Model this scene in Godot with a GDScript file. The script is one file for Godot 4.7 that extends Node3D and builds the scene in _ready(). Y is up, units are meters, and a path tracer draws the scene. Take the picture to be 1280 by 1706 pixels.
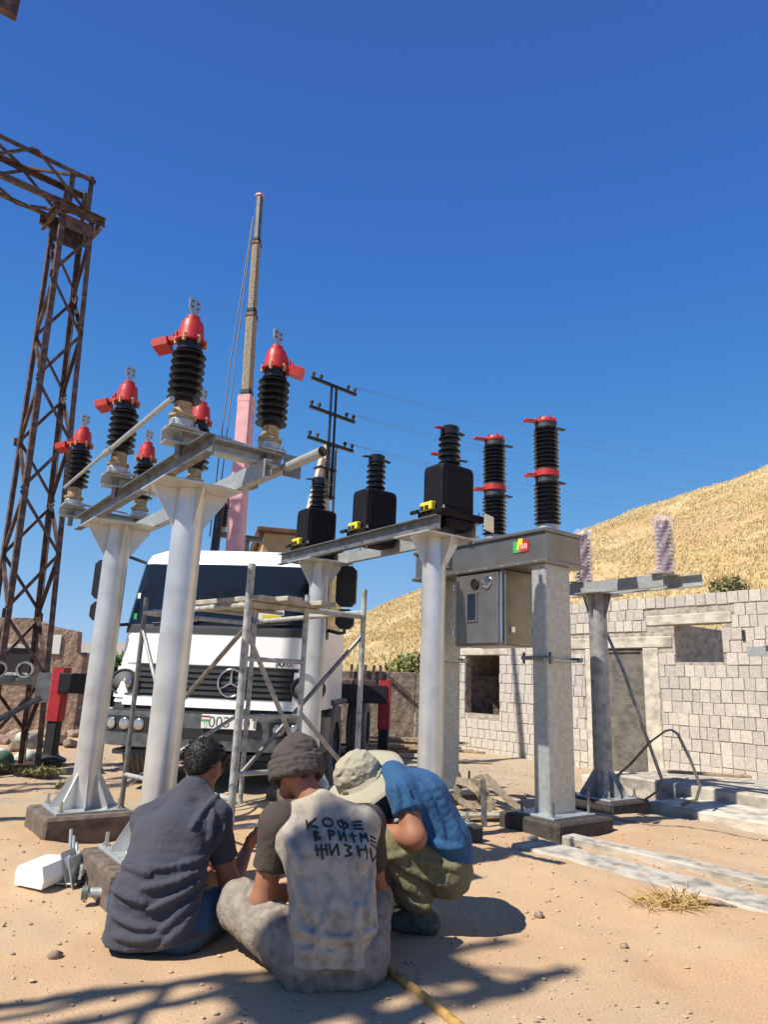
extends Node3D
# An electrical substation yard under construction: three workers sit in front of new steel supports.
const YARD := 36.5            # the yard's own grid is turned by this many degrees
var AV := Vector3(sin(deg_to_rad(YARD)), 0, cos(deg_to_rad(YARD)))     # along the support rows
var BV := Vector3(cos(deg_to_rad(YARD)), 0, -sin(deg_to_rad(YARD)))    # from row to row
var M := {}
var names := {}
var rng := RandomNumberGenerator.new()
var gn := FastNoiseLite.new()

func yard(a: float, b: float, y := 0.0) -> Vector3:
	return AV * a + BV * b + Vector3(0, y, 0)

# ---------------------------------------------------------------- mesh builder
class MB:
	var v := PackedVector3Array()
	var n := PackedVector3Array()
	var c := PackedColorArray()
	var ix := PackedInt32Array()
	var col := Color(1, 1, 1)
	var xf := Transform3D.IDENTITY
	func tri_n(a: Vector3, b: Vector3, d: Vector3, na: Vector3, nb: Vector3, nd: Vector3) -> void:
		var k := v.size()
		a = xf * a; b = xf * b; d = xf * d
		na = xf.basis * na; nb = xf.basis * nb; nd = xf.basis * nd
		v.append(a); v.append(b); v.append(d)
		n.append(na.normalized()); n.append(nb.normalized()); n.append(nd.normalized())
		c.append(col); c.append(col); c.append(col)
		if (b - a).cross(d - a).dot(na + nb + nd) > 0.0:
			ix.append(k); ix.append(k + 2); ix.append(k + 1)
		else:
			ix.append(k); ix.append(k + 1); ix.append(k + 2)
	func quad_n(a: Vector3, b: Vector3, d: Vector3, e: Vector3, na: Vector3, nb: Vector3, nd: Vector3, ne: Vector3) -> void:
		tri_n(a, b, d, na, nb, nd)
		tri_n(a, d, e, na, nd, ne)
	func tri(a: Vector3, b: Vector3, d: Vector3, out: Vector3) -> void:
		var f := (b - a).cross(d - a).normalized()
		if f.dot(out) < 0: f = -f
		tri_n(a, b, d, f, f, f)
	func quad(a: Vector3, b: Vector3, d: Vector3, e: Vector3, out: Vector3) -> void:
		var f := (d - a).cross(e - b).normalized()
		if f.dot(out) < 0: f = -f
		quad_n(a, b, d, e, f, f, f, f)
	# chamfered box centred on at
	func box(at: Vector3, size: Vector3, bev := 0.004, turn := Basis.IDENTITY) -> void:
		var old := xf
		xf = xf * Transform3D(turn, at)
		var h := size * 0.5
		var b: float = min(bev, min(h.x, min(h.y, h.z)) * 0.6)
		for ax in 3:
			for s in [-1.0, 1.0]:
				var u := (ax + 1) % 3
				var w := (ax + 2) % 3
				var p: Array = []
				for q in [[-1, -1], [1, -1], [1, 1], [-1, 1]]:
					var t := Vector3.ZERO
					t[ax] = s * h[ax]; t[u] = q[0] * (h[u] - b); t[w] = q[1] * (h[w] - b)
					p.append(t)
				var o := Vector3.ZERO
				o[ax] = s
				quad(p[0], p[1], p[2], p[3], o)
				if b > 0.0 and ax < 3:
					for s2 in [-1.0, 1.0]:      # edge between faces ax and u
						var a0 := Vector3.ZERO
						a0[ax] = s * h[ax]; a0[u] = s2 * (h[u] - b); a0[w] = -(h[w] - b)
						var a1 := a0
						a1[w] = h[w] - b
						var b0 := a0
						b0[ax] = s * (h[ax] - b); b0[u] = s2 * h[u]
						var b1 := b0
						b1[w] = h[w] - b
						var oo := Vector3.ZERO
						oo[ax] = s; oo[u] = s2
						quad(a0, a1, b1, b0, oo)
		if b > 0.0:
			for sx in [-1.0, 1.0]:
				for sy in [-1.0, 1.0]:
					for sz in [-1.0, 1.0]:
						tri(Vector3(sx * h.x, sy * (h.y - b), sz * (h.z - b)), Vector3(sx * (h.x - b), sy * h.y, sz * (h.z - b)), Vector3(sx * (h.x - b), sy * (h.y - b), sz * h.z), Vector3(sx, sy, sz))
		xf = old
	# round bar through points; r a number or one radius for each point
	func tube(pts: Array, r, sides := 10, caps := true) -> void:
		var np := pts.size()
		var up := Vector3(0.13, 0.97, 0.21)
		var rings: Array = []
		for i in np:
			var t: Vector3
			if i == 0: t = pts[1] - pts[0]
			elif i == np - 1: t = pts[i] - pts[i - 1]
			else: t = (pts[i] - pts[i - 1]).normalized() + (pts[i + 1] - pts[i]).normalized()
			t = t.normalized()
			var x := up.cross(t)
			if x.length() < 0.15: x = Vector3(1, 0, 0.1).cross(t)
			x = x.normalized()
			var y := t.cross(x)
			up = y if i > 0 else up
			var rr: float = r[i] if r is Array else r
			var ring: Array = []
			for k in sides:
				var an := TAU * k / sides
				ring.append([pts[i] + (x * cos(an) + y * sin(an)) * rr, x * cos(an) + y * sin(an)])
			rings.append(ring)
			up = y
		for i in np - 1:
			for k in sides:
				var k2 := (k + 1) % sides
				var a = rings[i][k]; var b = rings[i][k2]; var d = rings[i + 1][k2]; var e = rings[i + 1][k]
				quad_n(a[0], b[0], d[0], e[0], a[1], b[1], d[1], e[1])
		if caps:
			for j in [0, np - 1]:
				var o: Vector3 = (pts[0] - pts[1]) if j == 0 else (pts[np - 1] - pts[np - 2])
				for k in range(1, sides - 1):
					tri(rings[j][0][0], rings[j][k][0], rings[j][k + 1][0], o)
	# turned shape: profile points are (radius, height) from bottom to top, outward on the right
	func lathe(prof: Array, sides := 20, at := Vector3.ZERO, turn := Basis.IDENTITY, smooth := false) -> void:
		var old := xf
		xf = xf * Transform3D(turn, at)
		var pn: Array = []
		for i in prof.size():
			var d0: Vector2 = prof[i] - prof[max(i - 1, 0)]
			var d1: Vector2 = prof[min(i + 1, prof.size() - 1)] - prof[i]
			var d: Vector2 = d0.normalized() + d1.normalized()
			pn.append(Vector2(d.y, -d.x).normalized())
		for i in prof.size() - 1:
			var p: Vector2 = prof[i]
			var q: Vector2 = prof[i + 1]
			if p.distance_to(q) < 0.00001: continue
			var fn := Vector2(q.y - p.y, p.x - q.x).normalized()
			var np: Vector2 = pn[i] if smooth else fn
			var nq: Vector2 = pn[i + 1] if smooth else fn
			for k in sides:
				var a0 := TAU * k / sides
				var a1 := TAU * (k + 1) / sides
				var c0 := Vector3(cos(a0), 0, sin(a0))
				var c1 := Vector3(cos(a1), 0, sin(a1))
				var uy := Vector3.UP
				var P0 := c0 * p.x + uy * p.y
				var P1 := c1 * p.x + uy * p.y
				var Q0 := c0 * q.x + uy * q.y
				var Q1 := c1 * q.x + uy * q.y
				if p.x < 0.0001: tri_n(P0, Q0, Q1, c0 * np.x + uy * np.y, c0 * nq.x + uy * nq.y, c1 * nq.x + uy * nq.y)
				elif q.x < 0.0001: tri_n(P0, P1, Q0, c0 * np.x + uy * np.y, c1 * np.x + uy * np.y, c0 * nq.x + uy * nq.y)
				else: quad_n(P0, P1, Q1, Q0, c0 * np.x + uy * np.y, c1 * np.x + uy * np.y, c1 * nq.x + uy * nq.y, c0 * nq.x + uy * nq.y)
		xf = old
	# a rolled section: polygon (side, up) carried from p0 to p1
	func ext(poly: PackedVector2Array, p0: Vector3, p1: Vector3, up := Vector3.UP) -> void:
		var w := (p1 - p0).normalized()
		var s := w.cross(up)
		if s.length() < 0.01: s = w.cross(Vector3(1, 0, 0))
		s = s.normalized()
		var u := s.cross(w).normalized()
		var m := poly.size()
		var area := 0.0
		for i in m:
			area += poly[i].cross(poly[(i + 1) % m])
		for i in m:
			var a := poly[i]
			var b := poly[(i + 1) % m]
			var e: Vector2 = (b - a) * signf(area)
			var o: Vector3 = s * e.y - u * e.x
			var pa := s * a.x + u * a.y
			var pb := s * b.x + u * b.y
			quad(p0 + pa, p0 + pb, p1 + pb, p1 + pa, o)
		var t := Geometry2D.triangulate_polygon(poly)
		for i in range(0, t.size(), 3):
			var A := s * poly[t[i]].x + u * poly[t[i]].y
			var B := s * poly[t[i + 1]].x + u * poly[t[i + 1]].y
			var D := s * poly[t[i + 2]].x + u * poly[t[i + 2]].y
			tri(p0 + A, p0 + B, p0 + D, -w)
			tri(p1 + A, p1 + B, p1 + D, w)
	func done(colored := false) -> ArrayMesh:
		var arr := []
		arr.resize(Mesh.ARRAY_MAX)
		arr[Mesh.ARRAY_VERTEX] = v
		arr[Mesh.ARRAY_NORMAL] = n
		arr[Mesh.ARRAY_INDEX] = ix
		if colored: arr[Mesh.ARRAY_COLOR] = c
		var am := ArrayMesh.new()
		am.add_surface_from_arrays(Mesh.PRIMITIVE_TRIANGLES, arr)
		return am

func rect(w: float, h: float, b := 0.0) -> PackedVector2Array:
	if b <= 0.0: return PackedVector2Array([Vector2(-w, -h) * 0.5, Vector2(w, -h) * 0.5, Vector2(w, h) * 0.5, Vector2(-w, h) * 0.5])
	var x := w * 0.5
	var y := h * 0.5
	return PackedVector2Array([Vector2(-x + b, -y), Vector2(x - b, -y), Vector2(x, -y + b), Vector2(x, y - b), Vector2(x - b, y), Vector2(-x + b, y), Vector2(-x, y - b), Vector2(-x, -y + b)])
func ang(w: float, t: float, sx := 1.0, sy := 1.0) -> PackedVector2Array:   # an angle iron, its corner at 0,0
	return PackedVector2Array([Vector2(0, 0), Vector2(w * sx, 0), Vector2(w * sx, t * sy), Vector2(t * sx, t * sy), Vector2(t * sx, w * sy), Vector2(0, w * sy)])
func chan(w: float, h: float, t: float, s := 1.0) -> PackedVector2Array:   # a channel, back at x = 0, flanges to s
	return PackedVector2Array([Vector2(0, 0), Vector2(w * s, 0), Vector2(w * s, t), Vector2(t * s, t), Vector2(t * s, h - t), Vector2(w * s, h - t), Vector2(w * s, h), Vector2(0, h)])

# ---------------------------------------------------------------- nodes
func numbered(called: String) -> String:
	names[called] = names.get(called, -1) + 1
	return called if names[called] == 0 else "%s_%03d" % [called, names[called]]
func thing(called: String, label: String, category: String, group := "", at := Vector3.ZERO, turn := 0.0) -> Node3D:
	var o := Node3D.new()
	o.name = numbered(called)
	add_child(o)
	o.position = at
	o.rotation.y = turn
	tag(o, label, category, group)
	return o
func tag(o: Node, label: String, category: String, group := "", kind := "") -> Node:
	if label: o.set_meta("label", label)
	if category: o.set_meta("category", category)
	if group: o.set_meta("group", group)
	if kind: o.set_meta("kind", kind)
	return o
func part(parent: Node, called: String, mesh: Mesh, mat: Material, at := Vector3.ZERO, turn := Basis.IDENTITY) -> MeshInstance3D:
	var o := MeshInstance3D.new()
	o.name = numbered(called) if parent == self else called
	o.mesh = mesh
	o.material_override = mat
	o.transform = Transform3D(turn, at)
	parent.add_child(o, true)
	return o
func made(mb: MB, parent: Node, called: String, mat: Material, colored := false) -> MeshInstance3D:
	return part(parent, called, mb.done(colored), mat)
func yawed(y: float) -> Basis:
	return Basis(Vector3.UP, y)

# ---------------------------------------------------------------- materials
func lin(r: float, g: float, b: float) -> Color:
	return Color(r, g, b).linear_to_srgb()
func ntex(sd: int, freq: float, oct: int, ramp: Array, size := 512, cell := false) -> NoiseTexture2D:
	var f := FastNoiseLite.new()
	f.seed = sd
	f.frequency = freq
	f.fractal_octaves = oct
	f.noise_type = FastNoiseLite.TYPE_CELLULAR if cell else FastNoiseLite.TYPE_SIMPLEX_SMOOTH
	var g := Gradient.new()
	var off := PackedFloat32Array()
	var cs := PackedColorArray()
	for r in ramp:
		off.append(r[0])
		cs.append(Color(r[1], r[1], r[1]) if not (r[1] is Color) else r[1])
	g.offsets = off
	g.colors = cs
	var t := NoiseTexture2D.new()
	t.width = size; t.height = size
	t.seamless = true
	t.noise = f
	t.color_ramp = g
	return t
func nbump(sd: int, freq: float, oct: int, strength: float, cell := false, size := 512) -> NoiseTexture2D:
	var f := FastNoiseLite.new()
	f.seed = sd
	f.frequency = freq
	f.fractal_octaves = oct
	f.noise_type = FastNoiseLite.TYPE_CELLULAR if cell else FastNoiseLite.TYPE_SIMPLEX_SMOOTH
	var t := NoiseTexture2D.new()
	t.width = size; t.height = size
	t.seamless = true
	t.as_normal_map = true
	t.bump_strength = strength
	t.noise = f
	return t
# scale = tiles per metre
func mk(c: Color, rough := 0.8, metal := 0.0, tex: Texture2D = null, scale := 1.0, bump: Texture2D = null, bs := 1.0) -> StandardMaterial3D:
	var m := StandardMaterial3D.new()
	m.albedo_color = c
	m.roughness = rough
	m.metallic = metal
	if tex or bump:
		m.uv1_triplanar = true
		m.uv1_world_triplanar = true
		m.uv1_scale = Vector3(scale, scale, scale)
	if tex: m.albedo_texture = tex
	if bump:
		m.normal_enabled = true
		m.normal_texture = bump
		m.normal_scale = bs
	return m
func materials() -> void:
	var cloud := ntex(3, 0.008, 5, [[0.0, 0.82], [0.5, 0.93], [1.0, 1.0]])
	var grime := ntex(5, 0.012, 5, [[0.0, 0.60], [0.35, 0.82], [0.6, 0.95], [1.0, 1.0]])
	var fine := ntex(7, 0.06, 4, [[0.0, 0.66], [0.5, 0.9], [1.0, 1.0]])
	var spangle := ntex(9, 0.03, 2, [[0.0, 0.8], [1.0, 1.0]], 512, true)
	var rust := ntex(11, 0.014, 5, [[0.0, Color(0.40, 0.31, 0.27)], [0.4, Color(0.58, 0.48, 0.44)], [0.62, Color(0.70, 0.61, 0.56)], [0.8, Color(0.84, 0.74, 0.66)], [1.0, Color(1, 0.92, 0.84)]])
	var bfine := nbump(21, 0.05, 4, 3.0)
	var bcoarse := nbump(23, 0.02, 5, 6.0)
	var bcloth := nbump(25, 0.011, 5, 9.0)
	bcloth.noise.fractal_type = FastNoiseLite.FRACTAL_RIDGED
	M.silver = mk(lin(0.74, 0.76, 0.75), 0.34, 0.6, cloud, 0.7, bfine, 0.08)
	M.silver_dull = mk(lin(0.42, 0.43, 0.43), 0.5, 0.45, grime, 0.9, bfine, 0.12)
	M.zinc = mk(lin(0.58, 0.61, 0.60), 0.45, 0.5, spangle, 1.4, bfine, 0.1)
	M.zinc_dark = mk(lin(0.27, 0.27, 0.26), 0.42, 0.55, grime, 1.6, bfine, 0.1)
	M.stainless = mk(lin(0.31, 0.30, 0.28), 0.4, 0.8, cloud, 0.8, bfine, 0.05)
	M.rusty = mk(lin(0.29, 0.262, 0.255), 0.65, 0.2, rust, 1.1, bcoarse, 0.3)
	M.shed = mk(lin(0.011, 0.011, 0.013), 0.28)
	M.black = mk(lin(0.013, 0.013, 0.015), 0.45, 0, fine, 2.0)
	M.red = mk(lin(0.58, 0.035, 0.028), 0.42, 0, cloud, 3.0)
	M.redpaint = mk(lin(0.50, 0.03, 0.045), 0.5, 0, cloud, 1.5)
	M.pink = mk(lin(0.78, 0.40, 0.40), 0.5, 0, cloud, 0.9)
	M.brass = mk(lin(0.55, 0.40, 0.20), 0.5, 0.25, grime, 4.0)
	M.bolt = mk(lin(0.5, 0.5, 0.48), 0.35, 0.8)
	M.concrete = mk(lin(0.52, 0.47, 0.39), 0.9, 0, grime, 0.9, bcoarse, 0.7)
	M.concrete_pale = mk(lin(0.66, 0.60, 0.49), 0.9, 0, grime, 0.6, bcoarse, 0.6)
	M.concrete_dark = mk(lin(0.17, 0.13, 0.10), 0.92, 0, grime, 1.6, bcoarse, 1.0)
	M.tar = mk(lin(0.065, 0.056, 0.048), 0.8, 0, grime, 2.0, bcoarse, 1.0)
	M.mortar = mk(lin(0.50, 0.44, 0.36), 0.95, 0, grime, 1.2, bcoarse, 1.0)
	M.blocks = []
	for k in 4:
		M.blocks.append(mk([lin(0.57, 0.51, 0.45), lin(0.61, 0.555, 0.485), lin(0.53, 0.48, 0.425), lin(0.66, 0.605, 0.515)][k], 0.92, 0, cloud, 2.7 + 0.2 * k, bcoarse, 0.4))
	M.lumber = mk(lin(0.50, 0.36, 0.20), 0.8, 0, grime, 1.5, bfine, 0.4)
	M.deck = mk(lin(0.50, 0.46, 0.38), 0.7, 0.1, grime, 1.2, bfine, 0.3)
	M.pipe_paint = mk(lin(0.52, 0.53, 0.50), 0.5, 0.3, grime, 1.8, bfine, 0.2)
	M.white = mk(lin(0.88, 0.90, 0.90), 0.28)
	M.white.clearcoat_enabled = true
	M.white.clearcoat = 0.5
	M.plastic = mk(lin(0.055, 0.06, 0.065), 0.5, 0, fine, 2.0)
	M.plastic_grey = mk(lin(0.13, 0.145, 0.155), 0.5, 0, grime, 1.0)
	M.tyre = mk(lin(0.20, 0.175, 0.15), 0.85, 0, grime, 2.0, bfine, 0.4)
	M.glass = mk(lin(0.012, 0.018, 0.03), 0.06)
	M.glass.metallic_specular = 0.4
	M.lens = mk(lin(0.5, 0.5, 0.5), 0.1, 0.7)
	M.mirror = mk(lin(0.85, 0.86, 0.88), 0.05, 1.0)
	M.chrome = mk(lin(0.7, 0.7, 0.7), 0.15, 1.0)
	M.yellow = mk(lin(0.72, 0.62, 0.03), 0.5)
	M.green = mk(lin(0.05, 0.38, 0.12), 0.5)
	M.paper = mk(lin(0.78, 0.80, 0.76), 0.6)
	M.ink = mk(lin(0.02, 0.02, 0.022), 0.7)
	M.ctblack = mk(lin(0.012, 0.010, 0.012), 0.55, 0, grime, 1.2)
	M.ctblack.metallic_specular = 0.3
	M.clay = mk(lin(0.42, 0.30, 0.22), 0.95, 0, grime, 1.0, bcoarse, 1.2)
	M.plaster = mk(lin(0.50, 0.36, 0.20), 0.9, 0, cloud, 0.5)
	M.roof = mk(lin(0.17, 0.09, 0.06), 0.8, 0, grime, 0.8)
	M.doorsteel = mk(lin(0.20, 0.18, 0.155), 0.7, 0.2, grime, 0.8, bcoarse, 0.6)
	M.fence = mk(lin(0.30, 0.235, 0.18), 0.85, 0, grime, 0.7, bcoarse, 0.9)
	M.wrap = mk(Color(0.86, 0.84, 0.9, 0.28), 0.3)
	M.wrap.transparency = BaseMaterial3D.TRANSPARENCY_ALPHA
	M.wrapribs = mk(lin(0.19, 0.07, 0.085), 0.5)
	M.sack = mk(lin(0.62, 0.64, 0.58), 0.8, 0, grime, 2.0, bcoarse, 0.8)
	M.sackgreen = mk(lin(0.07, 0.16, 0.10), 0.8, 0, grime, 2.0)
	M.hose = mk(lin(0.36, 0.29, 0.20), 0.9, 0, grime, 3.0, bfine, 0.6)
	M.stick = mk(lin(0.56, 0.34, 0.10), 0.6, 0, grime, 2.5)
	M.stone = mk(lin(0.38, 0.29, 0.22), 0.95, 0, grime, 4.0, bcoarse, 1.0)
	M.wire = mk(lin(0.16, 0.16, 0.18), 0.6, 0.3)
	M.leaf = mk(Color(1, 1, 1), 0.75)
	M.leaf.vertex_color_use_as_albedo = true
	M.leaf.backlight_enabled = true
	M.leaf.backlight = Color(0.12, 0.12, 0.05)
	M.leaf.cull_mode = BaseMaterial3D.CULL_DISABLED
	M.straw = mk(Color(1, 1, 1), 0.8)
	M.straw.vertex_color_use_as_albedo = true
	M.straw.cull_mode = BaseMaterial3D.CULL_DISABLED
	# ground: grit over patches
	var sand := ntex(31, 0.045, 6, [[0.0, Color(0.76, 0.71, 0.66)], [0.3, Color(0.90, 0.87, 0.84)], [0.5, Color(0.95, 0.93, 0.91)], [0.7, Color(0.98, 0.97, 0.96)], [1.0, Color(1, 1, 1)]], 1024)
	M.ground = mk(Color(1, 1, 1), 0.95, 0, sand, 1.5, nbump(33, 0.13, 4, 5.0, false, 1024), 0.28)
	M.ground.vertex_color_use_as_albedo = true
	M.hill = mk(Color(1, 1, 1), 0.95, 0, sand, 0.16, bcoarse, 1.0)
	M.hill.vertex_color_use_as_albedo = true
	M.mountain = mk(lin(0.30, 0.26, 0.22), 0.95)
	M.skin = mk(lin(0.38, 0.18, 0.105), 0.62, 0, ntex(41, 0.05, 4, [[0.0, Color(0.86, 0.78, 0.74)], [1.0, Color(1, 1, 1)]]), 5.0, bfine, 0.15)
	M.skin.subsurf_scatter_enabled = true
	M.skin.subsurf_scatter_strength = 0.12
	M.hair = mk(lin(0.012, 0.010, 0.009), 0.5, 0, fine, 8.0, nbump(43, 0.12, 2, 6.0), 0.8)
	var weave := ntex(45, 0.22, 3, [[0.0, 0.70], [0.5, 0.92], [1.0, 1.0]], 1024)
	M.shirt_navy = mk(lin(0.062, 0.064, 0.088), 0.92, 0, weave, 2.2, bcloth, 0.55)
	M.shirt_grey = mk(lin(0.48, 0.425, 0.34), 0.92, 0, grime, 2.0, bcloth, 0.45)
	M.sleeve_brown = mk(lin(0.075, 0.058, 0.048), 0.92, 0, weave, 2.2, bcloth, 0.5)
	M.shirt_blue = mk(lin(0.022, 0.10, 0.235), 0.9, 0, weave, 2.2, bcloth, 0.6)
	M.jeans = mk(lin(0.025, 0.075, 0.16), 0.9, 0, weave, 2.6, bcloth, 0.7)
	M.trousers_grey = mk(lin(0.33, 0.285, 0.235), 0.95, 0, grime, 2.4, bcloth, 0.8)
	M.trousers_olive = mk(lin(0.20, 0.185, 0.095), 0.92, 0, weave, 2.4, bcloth, 0.7)
	M.hat_beige = mk(lin(0.46, 0.42, 0.31), 0.95, 0, weave, 4.0, bcloth, 0.5)
	M.cap_brown = mk(lin(0.085, 0.068, 0.062), 0.95, 0, weave, 4.0, bcloth, 0.6)
	M.shoe = mk(lin(0.10, 0.11, 0.09), 0.85, 0, grime, 4.0, bfine, 0.5)
	for k in ["shirt_navy", "shirt_blue"]:
		M[k].rim_enabled = true
		M[k].rim = 0.25

# ---------------------------------------------------------------- camera, sky, sun
func view() -> void:
	var cam := Camera3D.new()
	cam.name = "camera"
	cam.transform = Transform3D(Basis(Vector3(0.99923, 0.03811, 0.00944), Vector3(-0.03926, 0.96987, 0.24042), Vector3(0.0, -0.24061, 0.97062)).orthonormalized(), Vector3(0, 1.2, 0))
	cam.fov = 73.12
	cam.near = 0.05
	cam.far = 6000.0
	add_child(cam)
	# clear dry air: each colour fades from the zenith to the horizon at its own rate
	var expo := 1.4
	var im := Image.create(64, 1024, false, Image.FORMAT_RGBAF)
	for j in 1024:
		var y := sin((0.5 - (j + 0.5) / 1024.0) * PI)
		var c := Color(0.045 + 0.40 * pow(1.0 - maxf(y, 0.0), 5.4), 0.119 + 0.50 * pow(1.0 - maxf(y, 0.0), 2.6), 0.325 + 0.53 * (1.0 - maxf(y, 0.0)))
		if y < 0.0: c = c.lerp(Color(0.42, 0.32, 0.22), smoothstep(0.0, 0.06, -y))
		im.fill_rect(Rect2i(0, j, 64, 1), Color(c.r / expo, c.g / expo, c.b / expo))
	var sm := PanoramaSkyMaterial.new()
	sm.panorama = ImageTexture.create_from_image(im)
	var sky := Sky.new()
	sky.sky_material = sm
	var env := Environment.new()
	env.background_mode = Environment.BG_SKY
	env.sky = sky
	env.tonemap_mode = Environment.TONE_MAPPER_LINEAR
	env.tonemap_exposure = expo
	env.sdfgi_enabled = true
	env.ssao_enabled = true
	env.ssil_enabled = true
	var we := WorldEnvironment.new()
	we.name = "environment"
	we.environment = env
	add_child(we)
	var sun := DirectionalLight3D.new()
	sun.name = "sun"
	sun.light_color = Color(1.0, 0.97, 0.915)
	sun.light_energy = 1.5
	sun.light_angular_distance = 0.53
	sun.shadow_enabled = true
	sun.look_at_from_position(Vector3(-0.531, 0.782, 0.328) * 50.0, Vector3.ZERO, Vector3.UP)
	add_child(sun)

# ---------------------------------------------------------------- setting
func ground_height(x: float, z: float) -> float:
	var near: float = clamp(1.0 - (Vector2(x, z + 5.0).length() - 8.0) / 30.0, 0.0, 1.0)
	var h := gn.get_noise_2d(x * 1.3, z * 1.3) * 0.035 * near + gn.get_noise_2d(x * 3.7 + 11.0, z * 3.7) * 0.022 * near + gn.get_noise_2d(x * 7.0 + 50.0, z * 7.0) * 0.012 * near + gn.get_noise_2d(x * 23.0, z * 23.0 + 90.0) * 0.006 * near
	var b := Vector3(x, 0, z).dot(BV)
	h -= 0.10 * smoothstep(6.5, 10.0, b) * near
	# the ground is banked up round the later footings
	var a := Vector3(x, 0, z).dot(AV)
	h += 0.075 * smoothstep(2.9, 4.1, b) * (1.0 - smoothstep(6.0, 7.2, b)) * near
	h += 0.05 * exp(-pow((a + 5.6) / 0.9, 2.0) - pow((b - 1.1) / 0.5, 2.0))
	# a low spoil bank behind the left-hand pads
	h += 0.16 * exp(-pow((x + 5.0) / 1.6, 2.0) - pow((z + 11.6) / 0.9, 2.0))
	return h - 0.012
func ground_tone(x: float, z: float) -> Color:
	var n1 := gn.get_noise_2d(x * 0.9 + 200.0, z * 0.9)
	var n2 := gn.get_noise_2d(x * 3.1, z * 3.1 + 300.0)
	var c := Color(0.555, 0.40, 0.252)
	c = c.lerp(Color(0.535, 0.36, 0.21), clamp(0.5 + n1 * 1.6, 0.0, 1.0) * 0.8)
	c = c.lerp(Color(0.54, 0.42, 0.27), clamp(n2 * 1.8, 0.0, 0.7))
	# trodden grey gravel path across the yard behind the front pads
	var a := Vector3(x, 0, z).dot(AV)
	var b := Vector3(x, 0, z).dot(BV)
	var path: float = smoothstep(-6.1, -6.9, a + n1 * 0.8) * (1.0 - smoothstep(-10.5, -12.0, a + n1)) 
	c = c.lerp(Color(0.43, 0.36, 0.265), clamp(path * (0.7 + n2), 0.0, 1.0))
	c = c.lerp(Color(0.48, 0.40, 0.285), smoothstep(5.4, 7.5, b + n1 * 0.6) * 0.8)
	c = c.lerp(Color(0.52, 0.38, 0.17), smoothstep(30.0, 60.0, Vector2(x, z).length()))
	return c
func axis(lo: float, hi: float, step: float, far: float) -> PackedFloat32Array:
	var out := PackedFloat32Array()
	var left := PackedFloat32Array()
	var s := step
	var p := lo
	while p > -far:
		s *= 1.22
		p -= s
		left.append(max(p, -far))
	left.reverse()
	out.append_array(left)
	p = lo
	while p < hi:
		out.append(p)
		p += step
	s = step
	while p < far:
		out.append(p)
		s *= 1.22
		p += s
	out.append(far)
	return out
func sheet(xs: PackedFloat32Array, zs: PackedFloat32Array, hf: Callable, cf: Callable) -> ArrayMesh:
	var nx := xs.size()
	var nz := zs.size()
	var v := PackedVector3Array()
	var c := PackedColorArray()
	for j in nz:
		for i in nx:
			v.append(Vector3(xs[i], hf.call(xs[i], zs[j]), zs[j]))
			c.append(cf.call(xs[i], zs[j]))
	return grid_mesh(v, c, nx, nz)
func grid_mesh(v: PackedVector3Array, c: PackedColorArray, nx: int, nz: int) -> ArrayMesh:
	var n := PackedVector3Array()
	n.resize(v.size())
	var ix := PackedInt32Array()
	for j in nz:
		for i in nx:
			var l := v[j * nx + max(i - 1, 0)]
			var r := v[j * nx + min(i + 1, nx - 1)]
			var u := v[max(j - 1, 0) * nx + i]
			var d := v[min(j + 1, nz - 1) * nx + i]
			var q := (d - u).cross(r - l).normalized()
			n[j * nx + i] = q if q.y > 0 else -q
	for j in nz - 1:
		for i in nx - 1:
			var k := j * nx + i
			var up := (v[k + 1] - v[k]).cross(v[k + nx] - v[k]).y > 0
			for t in ([k, k + nx, k + 1, k + 1, k + nx, k + nx + 1] if up else [k, k + 1, k + nx, k + 1, k + nx + 1, k + nx]):
				ix.append(t)
	var arr := []
	arr.resize(Mesh.ARRAY_MAX)
	arr[Mesh.ARRAY_VERTEX] = v
	arr[Mesh.ARRAY_NORMAL] = n
	arr[Mesh.ARRAY_COLOR] = c
	arr[Mesh.ARRAY_INDEX] = ix
	var am := ArrayMesh.new()
	am.add_surface_from_arrays(Mesh.PRIMITIVE_TRIANGLES, arr)
	return am

# skyline of the dry hill behind the wall: compass angle from the yard, degrees of rise
func hill_rise(az: float) -> float:
	var pts := [[-14.0, -1.5], [-8.0, 1.0], [-3.3, 4.3], [3.2, 7.5], [8.2, 8.9], [16.0, 12.4], [22.5, 14.3], [26.9, 15.6], [30.2, 16.5], [45.0, 19.0], [65.0, 19.0], [95.0, 14.0]]
	for i in pts.size() - 1:
		if az <= pts[i + 1][0]:
			return lerp(pts[i][1], pts[i + 1][1], clamp((az - pts[i][0]) / (pts[i + 1][0] - pts[i][0]), 0.0, 1.0))
	return pts[-1][1]
func hill_height(az: float, r: float) -> float:
	var crest := 62.0 + 6.0 * sin(az * 0.05)
	var top := 1.2 + crest * tan(deg_to_rad(hill_rise(az)))
	var x := r * sin(deg_to_rad(az))
	var z := -r * cos(deg_to_rad(az))
	var t: float = (r - 19.0) / (crest - 19.0)
	var h: float
	if t < 1.0: h = lerp(-0.6, top, max(t, -0.1) * (1.25 - 0.25 * max(t, 0.0)))
	else: h = top * (1.0 - 0.05 * (t - 1.0) - 0.10 * (t - 1.0) * (t - 1.0))
	var amp: float = clamp(t * 3.0, 0.0, 1.0)
	h += (gn.get_noise_2d(x * 0.16, z * 0.16) * 0.5 + gn.get_noise_2d(x * 0.7, z * 0.7) * 0.22) * amp
	return h
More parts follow.
